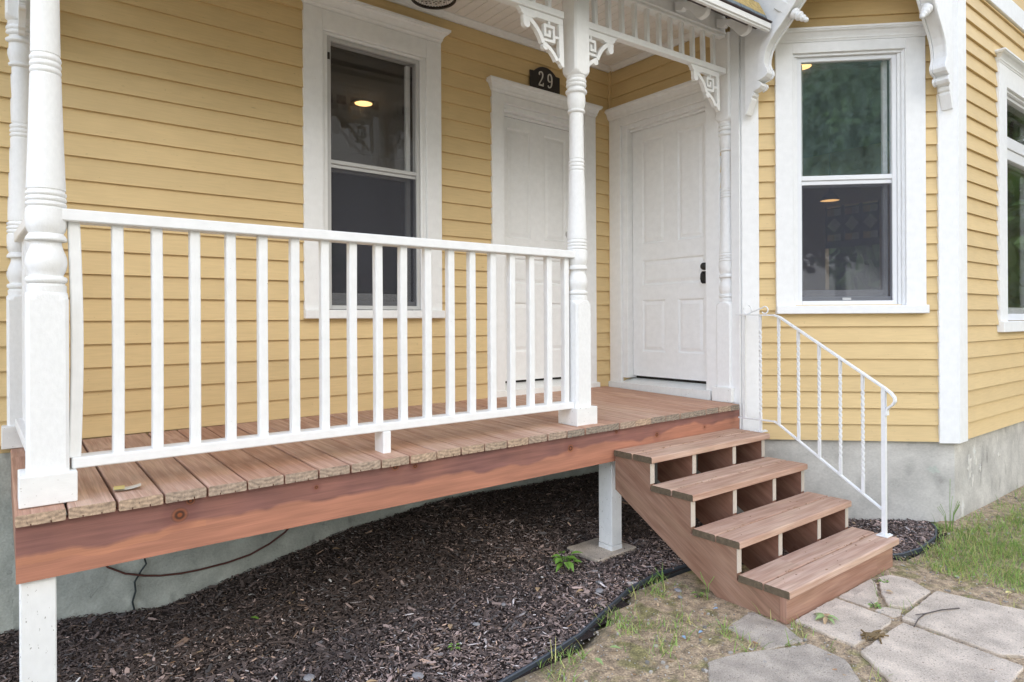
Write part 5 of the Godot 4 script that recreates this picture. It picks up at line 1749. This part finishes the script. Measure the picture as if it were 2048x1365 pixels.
	for q in [[2.79, 0.66, 0.13, "single tall grass stem leaning on the left stringer"], [2.74, 0.42, 0.09, "short grass stem growing beside the edging near the steps"]]:
		var s := thing("grass_stem", q[3], "grass", Vector3(q[0], GY, q[1]))
		for i in 3:
			one(s, "blade", M.leaf, func(b):
				var a := R.randf() * TAU
				b.tube([Vector3.ZERO, Vector3(cos(a) * 0.01, q[2] * 0.6, sin(a) * 0.01), Vector3(cos(a) * 0.045, q[2] * R.randf_range(0.8, 1.1), sin(a) * 0.045)], 0.0016, 4))
	# wilted leaves and pods on the slabs
	var wl := thing("wilted_leaves", "cluster of curled wilted green leaves on the slab by the bottom step", "leaves", Vector3(3.02, GY + 0.018, 1.155))
	for i in 9:
		var a := TAU * i / 9.0
		one(wl, "leaf", M.pale_leaf if i % 4 else M.dry_leaf, func(b): leaf_shape(b, Vector3(cos(a) * 0.008, 0.006 + R.randf() * 0.01, sin(a) * 0.008), Vector3(cos(a), R.randf_range(0.0, 0.35), sin(a)).normalized(), R.randf_range(0.04, 0.07), R.randf_range(0.016, 0.026), 0.4))
	var pd := thing("dry_pods", "bunch of curled brown dry pods in the joint between two slabs", "dry pods", Vector3(3.02, GY + 0.015, 1.368))
	for i in 10:
		var a := R.randf_range(-0.9, 0.9) + (PI if R.randf() < 0.35 else 0.0)
		var sx := R.randf_range(-0.035, 0.035)
		var sz := R.randf_range(-0.025, 0.025)
		one(pd, "pod", M.pod, func(b):
			var l := R.randf_range(0.025, 0.05)
			var y := R.randf_range(0.0, 0.008)
			b.tube([Vector3(sx - cos(a) * l, y, sz - sin(a) * l), Vector3(sx, y + 0.006, sz + 0.004), Vector3(sx + cos(a + 0.3) * l, y + 0.003, sz + sin(a + 0.3) * l)], R.randf_range(0.003, 0.006), 5))
	var tw := one(self, "twig", M.stick, func(b):
		b.tube([Vector3(0.20, 0.002, -0.08), Vector3(0.10, 0.006, -0.045), Vector3(0.0, 0.004, 0.0), Vector3(-0.06, 0.006, 0.06), Vector3(-0.12, 0.004, 0.14)], 0.0028, 5)
		b.tube([Vector3(0.0, 0.005, 0.0), Vector3(-0.05, 0.004, 0.015)], 0.002, 5))
	tw.position = Vector3(3.42, GY + 0.020, 1.43)
	tw.rotation.y = -0.75
	tag(tw, "thin dark forked twig lying across the right slabs", "twig")
	var t2 := one(self, "twig", M.stick, func(b):
		b.tube([Vector3(-0.09, 0.006, 0.03), Vector3(0.0, 0.012, 0.0), Vector3(0.09, 0.01, -0.03)], 0.006, 6))
	t2.position = Vector3(2.14, ground_h(2.14, 0.36) + 0.012, 0.36)
	tag(t2, "short thick stick on the mulch beside the edging", "twig")
	# fallen leaves one by one
	var fl := [[3.56, 1.22, M.dry_leaf, "brown dry leaf on the slab with clipped corners"], [4.02, 1.60, M.paper_yellow, "yellow leaf on the ground right of the long slab"], [4.06, 1.36, M.pale_leaf, "pale green leaf in the grass beside the path"], [4.35, 1.80, M.leaf, "dark green fallen leaf at the right edge of the grass"], [4.28, 1.90, M.pale_leaf, "pale folded leaf at the lower right in the grass"], [2.03, 0.73, M.pale_leaf, "pale torn leaf on the bare soil below the edging"], [1.90, 0.76, M.pale_leaf, "pale curled leaf nearest the lower edge by the edging"], [0.93, -0.62, M.leaf, "green leaf on the dark mulch under the porch by the left post"], [1.60, 0.10, M.dry_leaf, "tan leaf in the middle of the mulch"], [2.2, 0.02, M.dry_leaf, "tan leaf on the mulch below the weed"], [2.36, 0.18, M.dry_leaf, "tan leaf on the mulch halfway to the edging"], [1.10, 0.30, M.dry_leaf, "tan curled leaf at the lower left of the mulch"], [2.80, -1.05, M.dry_leaf, "brown leaf in the shade at the back of the mulch"], [1.55, -1.1, M.dry_leaf, "brown leaf lying at the foot of the foundation"]]
	for q in fl:
		var o := one(self, "fallen_leaf", q[2], func(b): leaf_shape(b, Vector3(-0.02, 0, 0), Vector3(1, 0.12, 0).normalized(), R.randf_range(0.035, 0.055), R.randf_range(0.018, 0.026), 0.25))
		var zz: float = q[1]
		o.position = Vector3(q[0], (ground_h(q[0], zz) + 0.018) if zz < edge_z(q[0]) else GY + 0.024, zz)
		o.rotation.y = R.randf() * TAU
		tag(o, q[3], "leaf", "fallen leaves")
	# stones
	var st := [[1.28, 0.36, 0.028, "grey rounded stone in the lower middle of the mulch"], [1.72, 0.14, 0.02, "small pale stone in the middle of the mulch"], [0.93, 0.10, 0.026, "grey stone left in the mulch"], [2.52, 0.16, 0.022, "slate grey chip beside the edging"], [2.44, 0.24, 0.026, "dark slate chip under the thick stick"], [2.76, 0.50, 0.024, "pale stone under the edge of the steps"], [2.70, 0.56, 0.018, "small white stone next to the stringer"], [1.95, 0.05, 0.018, "pale flat stone near the centre of the mulch"]]
	for q in st:
		var o := one(self, "stone", M.pebble, func(b):
			var pr := []
			for k in 7:
				var a := -PI / 2 + PI * k / 6.0
				pr.append(Vector2(cos(a), sin(a) * 0.5))
			b.lathe(pr, Vector3.ZERO, 9))
		o.scale = Vector3(q[2], q[2] * 0.7, q[2] * R.randf_range(0.6, 0.9))
		o.rotation.y = R.randf() * TAU
		var zz: float = q[1]
		o.position = Vector3(q[0], (ground_h(q[0], zz) + 0.012) if zz < edge_z(q[0]) else GY + 0.006, zz)
		tag(o, q[3], "stone", "loose stones")
	for q in [[2.46, 0.86, "blue scrap of plastic on the soil below the steps"], [2.36, 0.84, "second blue plastic scrap left on the bare soil"], [2.72, 0.76, "pale blue scrap near the left stringer"]]:
		var o := one(self, "plastic_scrap", M.blue_bit, func(b): leaf_shape(b, Vector3(-0.01, 0, 0), Vector3(1, 0.1, 0).normalized(), 0.024, 0.016, 0.3))
		o.position = Vector3(q[0], GY + 0.012, q[1])
		o.rotation.y = R.randf() * TAU
		tag(o, q[2], "litter", "plastic scraps")


func build_rooms() -> void:
	for q in [[Vector3(2.72, 2.725, -3.16), "round glowing ceiling light in the room behind the porch window"], [Vector3(5.20, 2.725, -0.12), "round glowing ceiling light inside the corner window"]]:
		var t := thing("room_ceiling_light", q[1], "ceiling light", q[0], "ceiling lights inside the house")
		one(t, "ring", M.inside, func(b): b.lathe([Vector2(0.085, -0.008), Vector2(0.11, -0.006), Vector2(0.115, 0.004), Vector2(0.085, 0.004)], Vector3.ZERO, 28))
		one(t, "lens", M.glow, func(b): b.lathe([Vector2(0.0, -0.009), Vector2(0.083, -0.007), Vector2(0.084, 0.0)], Vector3.ZERO, 28))
		var l := OmniLight3D.new()
		l.name = "light"
		l.position = Vector3(0, -0.05, 0)
		l.light_color = Color(1.0, 0.8, 0.55)
		l.light_energy = 0.015
		l.light_size = 0.08
		l.omni_range = 9.0
		l.omni_attenuation = 2.0
		l.shadow_enabled = true
		t.add_child(l)


func build_pendant() -> void:
	var t := thing("pendant_lamp", "small warm glowing lamp deep in the room behind the corner window", "lamp", Vector3(7.04, 1.9, -0.78))
	one(t, "shade", M.bronze, func(b): b.lathe([Vector2(0.10, 0.0), Vector2(0.085, 0.04), Vector2(0.02, 0.10), Vector2(0.004, 0.11), Vector2(0.004, 0.83)], Vector3.ZERO, 20))
	one(t, "lens", M.glow, func(b): b.lathe([Vector2(0.0, 0.004), Vector2(0.097, 0.006)], Vector3.ZERO, 20))
	var l := OmniLight3D.new()
	l.name = "light"
	l.position = Vector3(0, -0.05, 0)
	l.light_color = Color(1.0, 0.75, 0.45)
	l.light_energy = 0.008
	l.light_size = 0.08
	l.omni_range = 9.0
	l.omni_attenuation = 2.0
	l.shadow_enabled = true
	t.add_child(l)


func build_trees() -> void:
	var R := RandomNumberGenerator.new()
	R.seed = 21
	# the trees across the street that the windows mirror
	var b := MB.new()
	for i in 16:
		var a := Vector3(R.randf_range(-1, 1), R.randf_range(-1, 1), R.randf_range(-1, 1)) * 0.28
		var d := Vector3(R.randf_range(-1, 1), R.randf_range(-0.6, 0.6), R.randf_range(-1, 1)).normalized()
		leaf_shape(b, a * 1.3, d, 0.30, 0.17, 0.3)
	var lm := std(Color.WHITE, 0.6)
	lm.vertex_color_use_as_albedo = true
	lm.backlight_enabled = true
	lm.backlight = Color(0.25, 0.3, 0.1)
	var clump := b.mesh(lm)
	var spots := [[-14.0, 26.0, 14.0, 4.6, "broad green tree across the street at the far left"], [-5.5, 23.0, 15.5, 5.0, "tall green tree straight across from the porch"], [3.0, 34.0, 6.4, 3.6, "rounded green tree across from the steps"], [13.0, 33.0, 7.0, 4.0, "wide green tree across the street to the right"], [23.0, 30.0, 7.5, 4.0, "large green tree at the right end of the street"], [-24.0, 24.0, 13.0, 4.8, "leftmost tree across the street"], [13.5, -3.6, 6.5, 2.6, "low branched green tree beyond the far wall of the wing"], [15.5, 3.4, 8.0, 3.0, "low branched green tree beside the wing nearest its front window"], [22.0, 6.5, 10.0, 3.6, "green tree farther along beside the wing"]]
	for q in spots:
		var t := thing("tree", q[4], "tree", Vector3(q[0], GY, q[1]), "trees across the street")
		var h: float = q[2]
		one(t, "trunk", M.bark, func(m):
			m.tube([Vector3(0, -0.1, 0), Vector3(0.05, h * 0.2, 0), Vector3(0.0, h * 0.45, 0.1), Vector3(0.1, h * 0.75, 0.0)], 0.2, 10)
			for i in 6:
				var a := TAU * i / 6.0
				m.tube([Vector3(0, h * (0.28 + 0.05 * i), 0), Vector3(cos(a) * q[3] * 0.4, h * (0.42 + 0.05 * i), sin(a) * q[3] * 0.4), Vector3(cos(a) * q[3] * 0.75, h * (0.52 + 0.05 * i), sin(a) * q[3] * 0.75)], 0.07, 6))
		var mm := MultiMesh.new()
		mm.transform_format = MultiMesh.TRANSFORM_3D
		mm.use_colors = true
		mm.mesh = clump
		mm.instance_count = 620
		var cs := []
		for i in 14:
			cs.append(Vector3(R.randf_range(-0.7, 0.7) * q[3], h * R.randf_range(0.34 if q[1] > 20.0 else 0.1, 0.9), R.randf_range(-0.7, 0.7) * q[3]))
		for i in mm.instance_count:
			var c: Vector3 = cs[i % cs.size()]
			var d: Vector3 = Vector3(R.randfn(), R.randfn() * 0.75, R.randfn()).normalized() * q[3] * 0.42 * pow(R.randf(), 0.4)
			mm.set_instance_transform(i, Transform3D(Basis.from_euler(Vector3(R.randf() * TAU, R.randf() * TAU, R.randf() * TAU)).scaled(Vector3.ONE * R.randf_range(1.0, 1.9)), c + d))
			var k := R.randf_range(0.6, 1.3)
			mm.set_instance_color(i, Color(0.10 * k, 0.185 * k, 0.04 * k))
		var cr := MultiMeshInstance3D.new()
		cr.name = "crown"
		cr.multimesh = mm
		cr.set_meta("kind", "stuff")
		t.add_child(cr)


func _ready() -> void:
	R.seed = 7
	# camera: measured from the photograph; the horizon lies a little above the middle, so the lens is shifted
	var cam := Camera3D.new()
	cam.name = "camera"
	var near := 0.05
	cam.set_frustum(near * 2.0 * 682.5 / 1309.0, Vector2(0, -near * 43.5 / 1309.0), near, 400.0)
	cam.position = Vector3(-0.040, 0.635, 2.676)
	cam.rotation = Vector3(0, -0.6635, -0.0049)
	add_child(cam)
	cam.current = true
	var we := WorldEnvironment.new()
	we.name = "environment"
	var env := Environment.new()
	env.background_mode = Environment.BG_SKY
	env.tonemap_mode = Environment.TONE_MAPPER_LINEAR
	env.tonemap_exposure = 1.33
	env.sdfgi_enabled = true
	env.ssao_enabled = true
	env.ssil_enabled = true
	var sky := Sky.new()
	var sm := ProceduralSkyMaterial.new()
	sm.sky_top_color = Color(0.56, 0.68, 0.90)
	sm.sky_horizon_color = Color(0.99, 1.0, 1.0)
	sm.sky_curve = 0.7
	sm.ground_bottom_color = Color(0.35, 0.34, 0.30)
	sm.ground_horizon_color = Color(0.6, 0.62, 0.6)
	sm.sun_angle_max = 1.0
	sm.sky_energy_multiplier = 1.65
	sm.ground_energy_multiplier = 1.2
	sky.sky_material = sm
	env.sky = sky
	we.environment = env
	add_child(we)
	var sun := DirectionalLight3D.new()
	sun.name = "sun"
	sun.light_energy = 0.40
	sun.light_color = Color(1.0, 0.985, 0.965)
	sun.light_angular_distance = 40.0
	sun.shadow_enabled = true
	sun.rotation_degrees = Vector3(-32, 8, 0)
	add_child(sun)

	make_materials()
	build_ground()
	build_house()
	build_deck()
	build_porch_roof()
	column(Vector3(0.088, 0.004, -0.158), "white turned porch column nearest the camera at the left front corner", 2.59)
	column(Vector3(2.663, 0.012, -0.151), "white turned porch column in the middle beside the open side of the steps", 2.655)
	column(Vector3(4.203, 0.022, -0.157), "white half column set against the wing beside the right door", 2.70, 1)
	column(Vector3(0.043, 0.030, -1.330), "white half column against the main wall behind the left railing", 2.62, 2)
	railing("long white front railing of square balusters with a small block under it", Vector3(0.127, 0.0, -0.158), Vector3(2.632, 0.0, -0.158), 19, 0.041, 2.444)
	railing("short white railing along the left end of the porch", Vector3(0.055, 0.025, -1.262), Vector3(0.088, 0.004, -0.222), 8, 0.10, 0.95)
	build_lamp()
	build_steps()
	build_handrail()
	build_slabs()
	build_small()
	build_rooms()
	build_pendant()
	build_trees()
